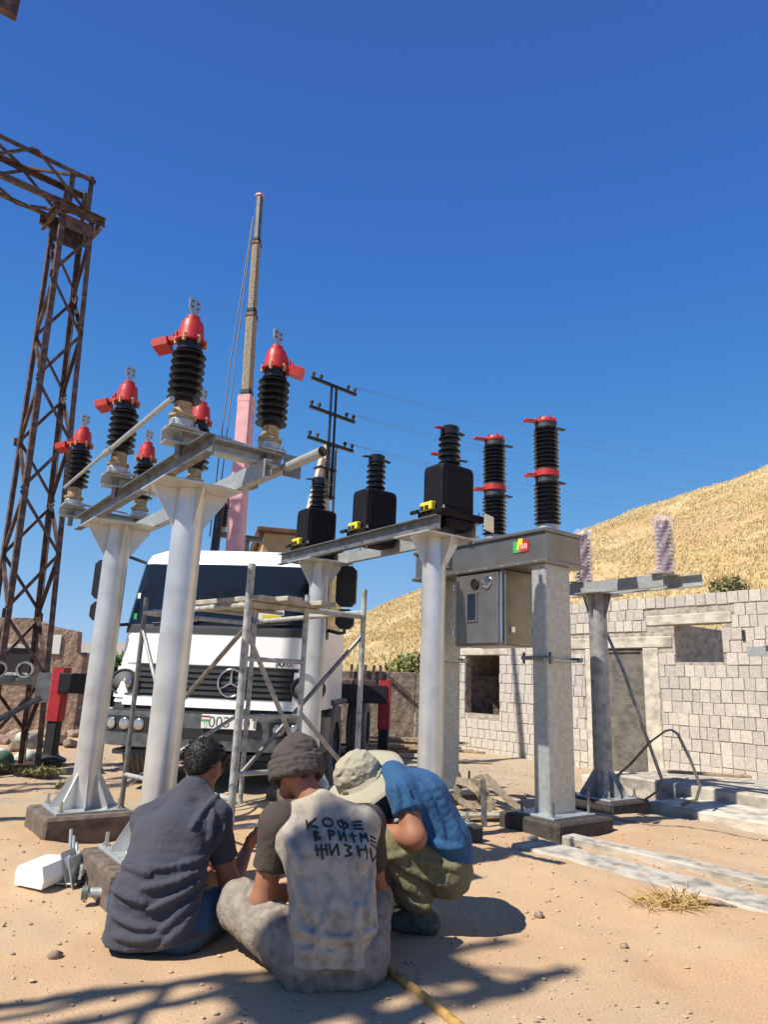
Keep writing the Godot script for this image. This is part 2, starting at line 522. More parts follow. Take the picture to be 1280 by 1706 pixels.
func hills() -> void:
	var v := PackedVector3Array()
	var c := PackedColorArray()
	var na := 170
	var nr := 90
	for j in nr:
		var r := 17.0 + 130.0 * pow(float(j) / (nr - 1), 1.3)
		for i in na:
			var az := -14.0 + 110.0 * float(i) / (na - 1)
			var x := r * sin(deg_to_rad(az))
			var z := -r * cos(deg_to_rad(az))
			v.append(Vector3(x, hill_height(az, r), z))
			var k := gn.get_noise_2d(x * 0.4, z * 0.4)
			c.append(Color(0.63, 0.505, 0.275).lerp(Color(0.54, 0.395, 0.185), clamp(0.5 + k * 1.5, 0.0, 1.0)).lerp(Color(0.45, 0.25, 0.12), clamp(gn.get_noise_2d(x * 0.12 + 40.0, z * 0.12) * 2.0 - 0.2, 0.0, 0.6)))
	tag(part(self, "hill", grid_mesh(v, c, na, nr), M.hill), "", "", "", "structure")
	# dry grass standing on it
	var blades := MB.new()
	for k in 9:
		var an := TAU * k / 9.0 + rng.randf() * 0.6
		var lean := Vector3(cos(an), 0, sin(an))
		var side := Vector3(-sin(an), 0, cos(an)) * 0.016
		var b0 := lean * rng.randf_range(0.0, 0.10)
		var tip := b0 + lean * rng.randf_range(0.08, 0.24) + Vector3(0, rng.randf_range(0.22, 0.5), 0)
		var mid := b0.lerp(tip, 0.55) + Vector3(0, 0.05, 0)
		var nn := (lean * 0.4 + Vector3.UP).normalized()
		blades.quad_n(b0 - side, b0 + side, mid + side * 0.7, mid - side * 0.7, nn, nn, nn, nn)
		blades.tri_n(mid - side * 0.7, mid + side * 0.7, tip, nn, nn, nn)
	var mm := MultiMesh.new()
	mm.transform_format = MultiMesh.TRANSFORM_3D
	mm.use_colors = true
	mm.mesh = blades.done()
	var xs: Array = []
	for k in 80000:
		var az := rng.randf_range(-9.0, 40.0)
		var r := sqrt(rng.randf_range(20.0 * 20.0, 70.0 * 70.0)) if rng.randf() < 0.8 else rng.randf_range(20.0, 42.0)
		var p := Vector3(r * sin(deg_to_rad(az)), hill_height(az, r) - 0.03, -r * cos(deg_to_rad(az)))
		if gn.get_noise_2d(p.x * 0.5 + 9.0, p.z * 0.5) < -0.28 and rng.randf() < 0.8: continue
		xs.append(p)
	mm.instance_count = xs.size()
	for k in xs.size():
		var s := rng.randf_range(0.28, 0.62)
		mm.set_instance_transform(k, Transform3D(Basis(Vector3.UP, rng.randf() * TAU).scaled(Vector3(s, s * rng.randf_range(0.7, 1.2), s)), xs[k]))
		var q := gn.get_noise_2d(xs[k].x * 0.25 + 70.0, xs[k].z * 0.25)
		mm.set_instance_color(k, Color(0.665, 0.555, 0.315).lerp(Color(0.56, 0.425, 0.205), clamp(0.45 + q * 1.3 + rng.randf_range(-0.3, 0.3), 0.0, 1.0)))
	var g := MultiMeshInstance3D.new()
	g.name = "hillside_grass"
	g.multimesh = mm
	g.material_override = M.straw
	add_child(g)
	tag(g, "dry yellow grass covering the hill behind the block wall", "grass", "", "stuff")
	# far field and mountains on the left
	var fv := PackedVector3Array()
	var fc := PackedColorArray()
	for j in 14:
		for i in 50:
			var x := -190.0 + 3.9 * i
			var z := -48.0 - 9.0 * j
			var sl := 0.034 * j / 1.3 
			fv.append(Vector3(x, -0.2 + sl * (6.5 + gn.get_noise_2d(x * 0.06, z * 0.06) * 3.0) * (1.0 - smoothstep(-25.0, -8.0, x) * 0.6), z))
			fc.append(Color(0.55, 0.37, 0.13).lerp(Color(0.46, 0.27, 0.11), clamp(0.5 + gn.get_noise_2d(x * 0.3, z * 0.3), 0.0, 1.0)))
	tag(part(self, "field", grid_mesh(fv, fc, 50, 14), M.hill), "", "", "", "structure")
	var mv := PackedVector3Array()
	var mc := PackedColorArray()
	for j in 8:
		for i in 80:
			var x := -1900.0 + 40.0 * i
			var ridge := 66.0 + 30.0 * gn.get_noise_1d(x * 0.012) + 12.0 * gn.get_noise_1d(x * 0.05 + 30.0)
			var t := j / 7.0
			mv.append(Vector3(x, ridge * sin(t * PI * 0.9) + gn.get_noise_2d(x * 0.1, j * 30.0) * 4.0 - 2.0, -1250.0 - 420.0 * t))
			mc.append(Color(1, 1, 1))
	tag(part(self, "mountains", grid_mesh(mv, mc, 80, 8), M.mountain), "", "", "", "structure")

func setting() -> void:
	tag(part(self, "ground", sheet(axis(-5.2, 5.6, 0.06, 700.0), axis(-13.0, -1.9, 0.06, 700.0), ground_height, ground_tone), M.ground), "", "", "", "structure")
	hills()
	# loose grit and clods
	var rock := MB.new()
	var ico: Array = [Vector3(0, 1, 0), Vector3(0.9, 0.3, 0), Vector3(0.25, 0.35, 0.85), Vector3(-0.75, 0.4, 0.5), Vector3(-0.7, 0.3, -0.6), Vector3(0.3, 0.4, -0.85), Vector3(0, -0.5, 0)]
	for k in 5:
		var a: Vector3 = ico[1 + k]
		var b: Vector3 = ico[1 + (k + 1) % 5]
		rock.tri_n(ico[0], a, b, ico[0], a, b)
		rock.tri_n(ico[6], a, b, ico[6], a, b)
	var mm := MultiMesh.new()
	mm.transform_format = MultiMesh.TRANSFORM_3D
	mm.use_colors = true
	mm.mesh = rock.done()
	var spots: Array = []
	for k in 9500:
		var far := rng.randf() < 0.35
		var p := Vector2(rng.randf_range(-2.6, 3.2), rng.randf_range(-6.5, -2.6)) if not far else Vector2(rng.randf_range(-5.5, 5.5), rng.randf_range(-13.0, -6.0))
		var keep := gn.get_noise_2d(p.x * 2.0 + 33.0, p.y * 2.0)
		if keep < -0.1 and rng.randf() < 0.75: continue
		spots.append(p)
	mm.instance_count = spots.size()
	for k in spots.size():
		var p: Vector2 = spots[k]
		var s: float = 0.0025 + 0.012 * pow(rng.randf(), 5.0) + (0.012 * rng.randf() if p.y < -7.0 else 0.0)
		mm.set_instance_transform(k, Transform3D(Basis.from_euler(Vector3(rng.randf() * 0.6, rng.randf() * TAU, rng.randf() * 0.6)).scaled(Vector3(s * rng.randf_range(0.8, 1.7), s * rng.randf_range(0.6, 1.0), s)), Vector3(p.x, ground_height(p.x, p.y) + s * 0.2, p.y)))
		mm.set_instance_color(k, Color(0.56, 0.39, 0.25).lerp(Color(0.36, 0.27, 0.20), rng.randf()))
	var g := MultiMeshInstance3D.new()
	g.name = "loose_grit"
	g.multimesh = mm
	g.material_override = M.straw
	add_child(g)
	tag(g, "small clods and pebbles scattered over the sandy ground", "gravel", "", "stuff")
	trench_and_slabs()

func trench_and_slabs() -> void:
	# cable trench: two concrete kerbs with a sand bed, running along the row direction
	var mb := MB.new()
	mb.box(Vector3(0, -0.09, 0), Vector3(0.34, 0.20, 3.6), 0.015)
	var k1 := made(mb, self, "trench_kerb", M.concrete)
	k1.position = yard(-2.06, 4.34, 0.075)
	k1.rotation.y = deg_to_rad(YARD + 1.0)
	tag(k1, "", "", "", "structure")
	mb = MB.new()
	mb.box(Vector3(0, -0.05, 0), Vector3(0.16, 0.24, 3.4), 0.012)
	mb.box(Vector3(-0.42, -0.05, 1.735), Vector3(0.62, 0.2, 0.12), 0.012)
	var k2 := made(mb, self, "trench_wall", M.concrete)
	k2.position = yard(-2.12, 4.84, 0.03)
	k2.rotation.y = deg_to_rad(YARD + 3.0)
	tag(k2, "", "", "", "structure")
	# raised slabs in front of the block building
	for s in [[-3.3, 7.55, 2.3, 1.5, 0.15], [-4.1, 8.3, 2.6, 1.4, 0.27], [-5.6, 8.6, 1.4, 0.9, 0.14]]:
		mb = MB.new()
		mb.box(Vector3(0, s[4] * 0.5 - 0.1, 0), Vector3(s[3], s[4] + 0.2, s[2]), 0.02)
		var o := made(mb, self, "concrete_slab", M.concrete if s[4] > 0.2 else M.concrete_pale)
		o.position = yard(s[0], s[1], -0.03)
		o.rotation.y = deg_to_rad(YARD)
		tag(o, "", "", "", "structure")

# ---------------------------------------------------------------- steel supports
func fin(mb: MB, c: Vector3, d: Vector3, r0: float, r1: float, y0: float, y1: float, inset := 0.0) -> void:
	# triangular stiffener standing on (or hanging from) y0, out along d, tapering to y1 at the post
	var w := d.cross(Vector3.UP) * 0.005
	var poly := PackedVector2Array([Vector2(-r0, y0), Vector2(-r1, y0), Vector2(-r1, lerp(y0, y1, 0.08)), Vector2(-r0 - inset, y1), Vector2(-r0, y1)])
	mb.ext(poly, c - w, c + w, Vector3.UP)
func steel_post(t: Node3D, x: float, z: float, y0: float, y1: float, r: float, mat: Material, reach := 0.27) -> void:
	var c := Vector3(x, 0, z)
	var mb := MB.new()
	mb.tube([c + Vector3(0, y0 + 0.012, 0), c + Vector3(0, y1 - 0.012, 0)], r, 28)
	made(mb, t, "post", mat)
	mb = MB.new()
	mb.box(c + Vector3(0, y0 + 0.006, 0), Vector3(0.5, 0.016, 0.5), 0.003)
	made(mb, t, "base_plate", M.zinc)
	for k in 8:
		var an := TAU * k / 8.0 + 0.2
		mb = MB.new()
		fin(mb, c, Vector3(cos(an), 0, sin(an)), r - 0.01, 0.235, y0 + 0.014, y0 + 0.26, 0.01)
		made(mb, t, "gusset", mat)
	for s in [[1, 1], [1, -1], [-1, 1], [-1, -1]]:
		mb = MB.new()
		mb.tube([c + Vector3(s[0] * 0.21, y0 - 0.02, s[1] * 0.21), c + Vector3(s[0] * 0.21, y0 + 0.09, s[1] * 0.21)], 0.011, 8)
		mb.lathe([Vector2(0.0, 0.014), Vector2(0.022, 0.014), Vector2(0.022, 0.034), Vector2(0.0, 0.034)], 6, c + Vector3(s[0] * 0.21, y0, s[1] * 0.21))
		made(mb, t, "anchor_bolt", M.bolt)
	mb = MB.new()
	mb.box(c + Vector3(0, y1 - 0.004, 0), Vector3(reach * 2.0, 0.014, reach * 1.7), 0.002)
	made(mb, t, "top_plate", mat)
	for k in 4:
		var d := Vector3(cos(TAU * k / 4.0), 0, sin(TAU * k / 4.0))
		mb = MB.new()
		fin(mb, c, d, r - 0.012, (reach if k % 2 == 0 else reach * 0.85) - 0.01, y1 - 0.012, y1 - 0.27, 0.012)
		made(mb, t, "bracket", mat)
func beam(t: Node3D, called: String, p0: Vector3, p1: Vector3, w: float, h: float, s: float, mat: Material) -> Node3D:
	var mb := MB.new()
	mb.ext(chan(w, h, 0.009, s), p0, p1, Vector3.UP)
	return made(mb, t, called, mat)
func bolts(t: Node3D, pts: Array, r := 0.012, h := 0.03, down := false) -> void:
	for p in pts:
		var mb := MB.new()
		mb.lathe([Vector2(0, -h), Vector2(r * 0.55, -h), Vector2(r * 0.55, -0.012), Vector2(r, -0.012), Vector2(r, 0.004), Vector2(0, 0.004)] if down else [Vector2(0, 0), Vector2(r, 0), Vector2(r, 0.014), Vector2(r * 0.55, 0.014), Vector2(r * 0.55, h), Vector2(0, h)], 6, p)
		made(mb, t, "bolt", M.bolt)
func shed_profile(y0: float, y1: float, core: float, big: float, count: int, small := 0.0) -> Array:
	var pr: Array = [Vector2(core, y0)]
	var st := (y1 - y0) / count
	for k in count:
		var y := y0 + st * k
		var r := big if small == 0.0 or k % 2 == 0 else small
		pr.append(Vector2(core, y + st * 0.30))
		pr.append(Vector2(core + 0.008, y + st * 0.36))
		pr.append(Vector2(r - 0.004, y + st * 0.44))
		pr.append(Vector2(r, y + st * 0.50))
		pr.append(Vector2(r - 0.003, y + st * 0.57))
		pr.append(Vector2(core + 0.012, y + st * 0.86))
		pr.append(Vector2(core, y + st * 0.98))
	pr.append(Vector2(core, y1))
	return pr
# a black ribbed insulator with a red cap; parts hang on the ribbed body
func capped_insulator(t: Node3D, at: Vector3, tongue: Vector3, full := true) -> void:
	var mb := MB.new()
	mb.lathe(shed_profile(0.10, 0.44, 0.062, 0.106, 7), 28, at)
	mb.lathe([Vector2(0.0, 0.44), Vector2(0.083, 0.44), Vector2(0.083, 0.455), Vector2(0.072, 0.46), Vector2(0.072, 0.505), Vector2(0.0, 0.505)], 24, at)
	var ins := made(mb, t, "insulator", M.shed)
	mb = MB.new()
	mb.lathe([Vector2(0, 0.0), Vector2(0.085, 0.0), Vector2(0.085, 0.016), Vector2(0.062, 0.022), Vector2(0.058, 0.10), Vector2(0, 0.10)], 8, at)
	made(mb, ins, "cast_base", M.brass)
	mb = MB.new()
	mb.lathe([Vector2(0, 0.505), Vector2(0.098, 0.505), Vector2(0.098, 0.520), Vector2(0.082, 0.526), Vector2(0.074, 0.60), Vector2(0.066, 0.645), Vector2(0.046, 0.652), Vector2(0.044, 0.685), Vector2(0, 0.69)], 26, at)
	made(mb, ins, "red_cap", M.red)
	for k in 6:
		var an := TAU * k / 6.0 + 0.3
		mb = MB.new()
		mb.lathe([Vector2(0, 0.485), Vector2(0.012, 0.485), Vector2(0.012, 0.535), Vector2(0, 0.535)], 6, at + Vector3(cos(an), 0, sin(an)) * 0.089)
		made(mb, ins, "cap_bolt", M.brass)
	# perforated terminal flag
	var turn := Basis(Vector3.UP, 0.35)
	mb = MB.new()
	mb.box(at + Vector3(0, 0.70, 0), Vector3(0.038, 0.05, 0.012), 0.003, turn)
	mb.ext(PackedVector2Array([Vector2(-0.022, 0.715), Vector2(0.022, 0.715), Vector2(0.045, 0.745), Vector2(0.045, 0.80), Vector2(0.036, 0.812), Vector2(-0.036, 0.812), Vector2(-0.045, 0.80), Vector2(-0.045, 0.745)]), at - turn.z * 0.005, at + turn.z * 0.005)
	made(mb, ins, "terminal_plate", M.bolt)
	for q in [[-0.022, 0.752], [0.022, 0.752], [-0.022, 0.79], [0.022, 0.79]]:
		mb = MB.new()
		mb.tube([at + turn.x * q[0] + Vector3(0, q[1], 0) - turn.z * 0.0075, at + turn.x * q[0] + Vector3(0, q[1], 0) + turn.z * 0.0075], 0.007, 8)
		made(mb, ins, "plate_hole", M.ink)
	if not full: return
	var tl := tongue.length()
	tongue = tongue.normalized()
	var sd := tongue.cross(Vector3.UP).normalized()
	# side contact: a ribbed arm and an angled red blade cover
	mb = MB.new()
	mb.box(at + tongue * 0.10 + Vector3(0, 0.528, 0), Vector3(0.10, 0.035, 0.055), 0.006, Basis(tongue, Vector3.UP, -sd))
	for k in 3:
		mb.box(at + tongue * (0.075 + 0.02 * k) + Vector3(0, 0.585 - 0.02 * k, 0), Vector3(0.012, 0.05, 0.045), 0.003, Basis(tongue, Vector3.UP, -sd))
	made(mb, ins, "contact_arm", M.red)
	mb = MB.new()
	var b := Basis(tongue, Vector3.UP, -sd) * Basis(Vector3(0, 0, 1), -0.28)
	mb.ext(PackedVector2Array([Vector2(-0.052, -0.03), Vector2(0.052, -0.045), Vector2(0.056, 0.02), Vector2(0.03, 0.035), Vector2(-0.03, 0.035), Vector2(-0.052, 0.02)]), at + tongue * 0.14 * tl + Vector3(0, 0.515, 0), at + tongue * 0.235 * tl + Vector3(0, 0.492, 0))
	made(mb, ins, "blade_cover", M.red)
func row_frame(called: String, label: String, a: float, b: float, za: Array, top: float, xf: float, xr: float, z0: float, z1: float, r0: float, r1: float, mat: Material) -> Node3D:
	var t := thing(called, label, "steel frame", "", yard(a, b), deg_to_rad(YARD))
	for z in za: steel_post(t, 0, z, 0.17, top, 0.101, mat)
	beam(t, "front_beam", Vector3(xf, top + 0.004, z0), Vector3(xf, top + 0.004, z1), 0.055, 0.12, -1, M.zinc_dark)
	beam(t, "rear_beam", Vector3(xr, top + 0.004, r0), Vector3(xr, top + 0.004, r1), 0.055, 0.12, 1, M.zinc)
	return t
func pad(a: float, b: float, sx: float, sz: float, label: String, mat: Material, top := 0.17) -> void:
	var mb := MB.new()
	var h := top + 0.16
	mb.box(Vector3(0, top - h * 0.5, 0), Vector3(sx, h, sz), 0.02)
	var o := made(mb, self, "concrete_pad", mat)
	o.position = yard(a, b)
	o.rotation.y = deg_to_rad(YARD)
	tag(o, label, "concrete pad", "concrete footings of the steel supports")
func supports() -> void:
	pad(-5.98, 1.62, 0.66, 0.66, "square concrete footing under the leftmost silver post", M.concrete_dark)
	pad(-4.36, 1.62, 0.66, 0.66, "concrete footing behind the sitting man in the navy shirt", M.concrete_dark)
	pad(-6.2, 3.8, 0.62, 0.62, "concrete footing under the silver post in front of the truck's right headlight", M.concrete_dark)
	pad(-4.4, 3.8, 0.62, 0.62, "tarred footing showing just behind the squatting man in blue", M.tar)
	pad(-4.17, 5.04, 0.72, 0.66, "tarred concrete footing under the wide right breaker leg", M.tar)
	pad(-5.66, 5.04, 0.72, 0.6, "concrete footing under the far breaker leg beside the canvas hoses", M.tar)
	pad(-4.58, 6.32, 0.64, 0.6, "black footing under the slim post beside the concrete slabs", M.tar)
	# ---- disconnector row
	var t := row_frame("equipment_support", "two silver posts with channel beams carrying the red capped insulators", -5.2, 1.63, [0.80, -0.80], 2.42, -0.20, 0.22, 1.62, -1.30, 1.42, -1.36, M.silver)
	bolts(t, [Vector3(-0.225, 2.425, 0.62), Vector3(-0.225, 2.425, -0.62), Vector3(0.25, 2.425, -0.9), Vector3(0.25, 2.425, 0.55)], 0.014, 0.05, true)
	var ph := [-3.94, -5.24, -6.58]
	var lb := ["nearest pair of red capped black insulators on a cross channel", "middle pair of red capped black insulators on a cross channel", "farthest pair of red capped black insulators, above the leftmost post"]
	for k in 3:
		var d := thing("disconnector_pole", lb[k], "disconnector", "disconnector poles on the left frame", yard(ph[k], 1.65), deg_to_rad(YARD))
		var mb := MB.new()
		mb.ext(chan(0.10, 0.09, 0.008, 1), Vector3(-0.40, 2.548, -0.05), Vector3(0.42, 2.548, -0.05), Vector3.UP)
		made(mb, d, "cross_channel", M.zinc)
		for s in [-1.0, 1.0]:
			mb = MB.new()
			mb.box(Vector3(0.30 * s, 2.648, 0), Vector3(0.18, 0.014, 0.17), 0.003)
			mb.lathe([Vector2(0, 2.655), Vector2(0.072, 2.655), Vector2(0.074, 2.70), Vector2(0.064, 2.715), Vector2(0.064, 2.735), Vector2(0, 2.735)], 20, Vector3(0.30 * s, 0, 0))
			made(mb, d, "bearing", M.zinc)
			capped_insulator(d, Vector3(0.30 * s, 2.72, 0), Vector3(-0.72, 0, -0.69) if s < 0 else Vector3(0.8, 0, 0.6) * 0.8, s < 0 or k == 0)
			bolts(d, [Vector3(0.30 * s - 0.072, 2.655, 0.066), Vector3(0.30 * s + 0.072, 2.655, 0.066), Vector3(0.30 * s - 0.072, 2.655, -0.066), Vector3(0.30 * s + 0.072, 2.655, -0.066)], 0.012, 0.03)
			mb = MB.new()
			mb.tube([Vector3(0.30 * s, 2.65, 0.0), Vector3(0.30 * s, 2.47, 0.0)], 0.022, 10)
			made(mb, d, "bearing_shaft", M.zinc_dark)
		mb = MB.new()
		mb.tube([Vector3(-0.2, 2.70, -0.10), Vector3(0.05, 2.70, -0.10), Vector3(0.22, 2.69, -0.10)], 0.011, 8)
		mb.box(Vector3(0.04, 2.70, -0.10), Vector3(0.07, 0.03, 0.03), 0.004)
		made(mb, d, "link_rod", M.zinc)
	var mb := MB.new()
	mb.tube([yard(-3.86, 1.25, 2.80), yard(-5.16, 1.25, 2.80)], 0.017, 10)
	mb.tube([yard(-5.2, 1.245, 2.80), yard(-6.5, 1.245, 2.79)], 0.013, 10)
	mb.tube([yard(-5.10, 1.25, 2.80), yard(-5.28, 1.25, 2.80)], 0.024, 8)
	tag(made(mb, self, "coupling_rod", M.zinc), "thin grey rod joining the feet of the front row of red capped insulators", "rod")
	mb = MB.new()
	mb.tube([yard(-3.42, 2.05, 2.545), yard(-6.6, 2.05, 2.545)], 0.032, 14, false)
	mb.tube([yard(-3.42, 2.05, 2.545), yard(-6.6, 2.05, 2.545)], 0.026, 14, false)
	var pipe := made(mb, self, "operating_pipe", M.zinc)
	tag(pipe, "long open ended grey pipe along the rear of the left frame", "pipe")
	mb = MB.new()
	mb.box(Vector3(0, 0, 0), Vector3(0.012, 0.15, 0.13), 0.003)
	part(pipe, "end_plate", mb.done(), M.zinc_dark, yard(-3.86, 2.09, 2.56), yawed(deg_to_rad(YARD + 90.0)))
	for a in [-4.3, -5.6]:
		mb = MB.new()
		mb.box(Vector3(0, 0, 0), Vector3(0.06, 0.09, 0.09), 0.006)
		part(pipe, "pipe_bearing", mb.done(), M.zinc_dark, yard(a, 2.02, 2.53), yawed(deg_to_rad(YARD)))
	# ---- current transformer row
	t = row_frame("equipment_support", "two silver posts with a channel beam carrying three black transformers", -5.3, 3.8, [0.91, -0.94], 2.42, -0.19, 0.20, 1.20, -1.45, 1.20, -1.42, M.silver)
	mb = MB.new()
	mb.box(Vector3(0.28, 2.54, 1.28), Vector3(0.16, 0.14, 0.012), 0.003, Basis(Vector3.UP, 0.3))
	made(mb, t, "end_plate", M.silver)
	bolts(t, [Vector3(-0.21, 2.44, 1.12), Vector3(-0.21, 2.44, 0.2), Vector3(-0.21, 2.44, 0.1), Vector3(-0.21, 2.44, -0.9), Vector3(0.25, 2.43, 1.12)], 0.013, 0.05, true)
	ph = [-4.22, -5.29, -6.37]
	lb = ["nearest black block transformer, above the bare silver post left of the cabinet", "middle of the three black block transformers on the channel beam", "farthest black block transformer, in front of the concrete line pole"]
	for k in 3:
		var d := thing("current_transformer", lb[k], "transformer", "black current transformers on the middle frame", yard(ph[k], 3.80), deg_to_rad(YARD))
		mb = MB.new()
		var hx := 0.185
		var hz := 0.125
		var pl := PackedVector2Array()
		for q in [[1, -1, 0], [1, 1, 1], [-1, 1, 2], [-1, -1, 3]]:
			for j in 4:
				var an: float = (q[2] - 0.5 - 0.5) * PI * 0.5 + j * PI / 6.0
				pl.append(Vector2(q[0] * (hz - 0.025) + cos(an) * 0.025, q[1] * (hx - 0.03) + sin(an) * 0.03))
		# body lofted with rounded shoulders
		var lev := [[2.60, 1.0], [2.94, 1.0], [2.975, 0.985], [3.0, 0.93], [3.012, 0.80]]
		for i in lev.size() - 1:
			for j in pl.size():
				var p := pl[j]
				var q := pl[(j + 1) % pl.size()]
				var A := Vector3(p.y * lev[i][1], lev[i][0], p.x * lev[i][1])
				var B := Vector3(q.y * lev[i][1], lev[i][0], q.x * lev[i][1])
				var D := Vector3(q.y * lev[i + 1][1], lev[i + 1][0], q.x * lev[i + 1][1])
				var E := Vector3(p.y * lev[i + 1][1], lev[i + 1][0], p.x * lev[i + 1][1])
				var up := Vector3(0, 0.9 * i / 3.0, 0)
				var n1 := Vector3(p.y / hx, 0, p.x / hz * 0.7).normalized()
				mb.quad(A, B, D, E, (A + B) * 0.5 - Vector3(0, 2.8, 0) + up)
		for j in pl.size():
			mb.tri(Vector3(0, 3.013, 0), Vector3(pl[j].y * 0.8, 3.012, pl[j].x * 0.8), Vector3(pl[(j + 1) % pl.size()].y * 0.8, 3.012, pl[(j + 1) % pl.size()].x * 0.8), Vector3.UP)
		var body := made(mb, d, "body", M.ctblack)
		mb = MB.new()
		mb.box(Vector3(0, 2.78, 0.128), Vector3(0.30, 0.30, 0.012), 0.005)
		made(mb, body, "raised_panel", M.ctblack)
		mb = MB.new()
		mb.box(Vector3(0.03, 2.575, 0), Vector3(0.50, 0.06, 0.30), 0.012)
		mb.box(Vector3(0.03, 2.51, 0), Vector3(0.30, 0.09, 0.24), 0.02)
		made(mb, d, "foot", M.ctblack)
		mb = MB.new()
		mb.lathe([Vector2(0.09, 3.0), Vector2(0.075, 3.03)], 24)
		mb.lathe(shed_profile(3.02, 3.30, 0.066, 0.098, 5), 26)
		mb.lathe([Vector2(0.066, 3.30), Vector2(0.082, 3.305), Vector2(0.084, 3.375), Vector2(0.07, 3.385), Vector2(0, 3.385)], 24)
		made(mb, d, "bushing", M.shed)
		for s in [-1.0, 1.0]:
			mb = MB.new()
			mb.box(Vector3(0.115 * s, 3.352, 0), Vector3(0.10, 0.014, 0.045), 0.004, Basis(Vector3(0, 0, 1), -0.12 * s))
			made(mb, d, "terminal", M.redpaint if k == 0 and s < 0 else M.plastic)
		mb = MB.new()
		mb.box(Vector3(-0.215, 2.635, -0.02), Vector3(0.05, 0.07, 0.15), 0.006)
		var yl := made(mb, d, "terminal_cover", M.yellow)
		for q in [-0.06, 0.0]:
			mb = MB.new()
			mb.box(Vector3(-0.245, 2.62, q), Vector3(0.014, 0.035, 0.04), 0.003)
			made(mb, yl, "cable_entry", M.ink)
		mb = MB.new()
		mb.tube([Vector3(-0.25, 2.6, -0.10), Vector3(-0.25, 2.6, -0.19)], 0.018, 10)
		made(mb, d, "cable_gland", M.black)
		bolts(d, [Vector3(-0.17, 2.605, 0.13), Vector3(0.23, 2.605, 0.13), Vector3(-0.17, 2.605, -0.13)], 0.012, 0.03)
	breaker()
	# ---- slim support with wrapped insulators
	t = thing("equipment_support", "single silver post with a short channel arm right of the breaker", "steel frame", "", yard(-4.6, 6.32), deg_to_rad(YARD))
	steel_post(t, 0, 0, 0.17, 2.22, 0.095, M.silver_dull, 0.22)
	beam(t, "arm_beam", Vector3(-0.12, 2.226, -0.42), Vector3(-0.12, 2.226, 0.86), 0.06, 0.12, -1, M.zinc)
	beam(t, "rear_beam", Vector3(0.14, 2.226, -0.42), Vector3(0.14, 2.226, 1.12), 0.06, 0.12, 1, M.zinc)
	for q in [-4.76, -3.78]:
		mb = MB.new()
		mb.box(Vector3(0, 2.354, q + 4.6), Vector3(0.34, 0.012, 0.16), 0.002)
		made(mb, t, "seat_plate", M.zinc)
	for k in 2:
		var d := thing("wrapped_insulator", ["plastic wrapped ribbed insulator directly above the slim post", "plastic wrapped ribbed insulator near the end of the channel arm"][k], "insulator", "plastic wrapped insulators", yard([-4.76, -3.78][k], 6.32), deg_to_rad(YARD))
		mb = MB.new()
		mb.lathe([Vector2(0, 2.361), Vector2(0.08, 2.361), Vector2(0.08, 2.385), Vector2(0.045, 2.40)], 18)
		mb.lathe(shed_profile(2.40, 2.86, 0.045, 0.078, 11), 22)
		mb.lathe([Vector2(0.045, 2.86), Vector2(0.06, 2.87), Vector2(0.06, 2.90), Vector2(0, 2.90)], 18)
		made(mb, d, "ribbed_body", M.wrapribs)
		mb = MB.new()
		var ns := 26
		var rows := 22
		var ring := func(j: int, i: int) -> Vector3:
			var an := TAU * (i % ns) / ns
			var y := 2.365 + 0.60 * j / rows
			var r: float = 0.087 + 0.010 * sin(an * 5.0 + y * 31.0 + k) + 0.006 * sin(an * 9.0 - y * 53.0)
			if j == rows: r *= 0.9 + 0.25 * sin(an * 3.0 + k)
			return Vector3(cos(an) * r, y + 0.012 * sin(an * 4.0) * j / rows, sin(an) * r)
		for j in rows:
			for i in ns:
				var A: Vector3 = ring.call(j, i)
				mb.quad(A, ring.call(j, i + 1), ring.call(j + 1, i + 1), ring.call(j + 1, i), Vector3(A.x, 0, A.z))
		made(mb, d, "plastic_wrap", M.wrap)
	# ---- next support, only its arm in view at the right
	t = thing("equipment_support", "channel arm cut off by the right edge of the picture", "steel frame", "", yard(-2.9, 8.4), deg_to_rad(YARD))
	steel_post(t, 0, 0.2, 0.1, 1.66, 0.095, M.silver_dull, 0.2)
	beam(t, "arm_beam", Vector3(-0.1, 1.666, -1.1), Vector3(-0.1, 1.666, 0.9), 0.06, 0.11, -1, M.zinc)
	beam(t, "rear_beam", Vector3(0.12, 1.666, -0.9), Vector3(0.12, 1.666, 0.9), 0.06, 0.11, 1, M.zinc)
	var di := thing("small_insulator", "small dark insulator standing on the arm at the right edge", "insulator", "", yard(-3.72, 8.4), deg_to_rad(YARD))
	mb = MB.new()
	mb.box(Vector3(0, 1.783, 0), Vector3(0.3, 0.012, 0.14), 0.002)
	made(mb, di, "seat_plate", M.zinc)
	mb = MB.new()
	mb.lathe(shed_profile(1.79, 2.02, 0.03, 0.05, 6), 18)
	made(mb, di, "ribbed_body", M.wrapribs)
	mb = MB.new()
	mb.lathe([Vector2(0, 2.02), Vector2(0.03, 2.02), Vector2(0.03, 2.10), Vector2(0.045, 2.13), Vector2(0.0, 2.15)], 14)
	made(mb, di, "white_cap", M.paper)

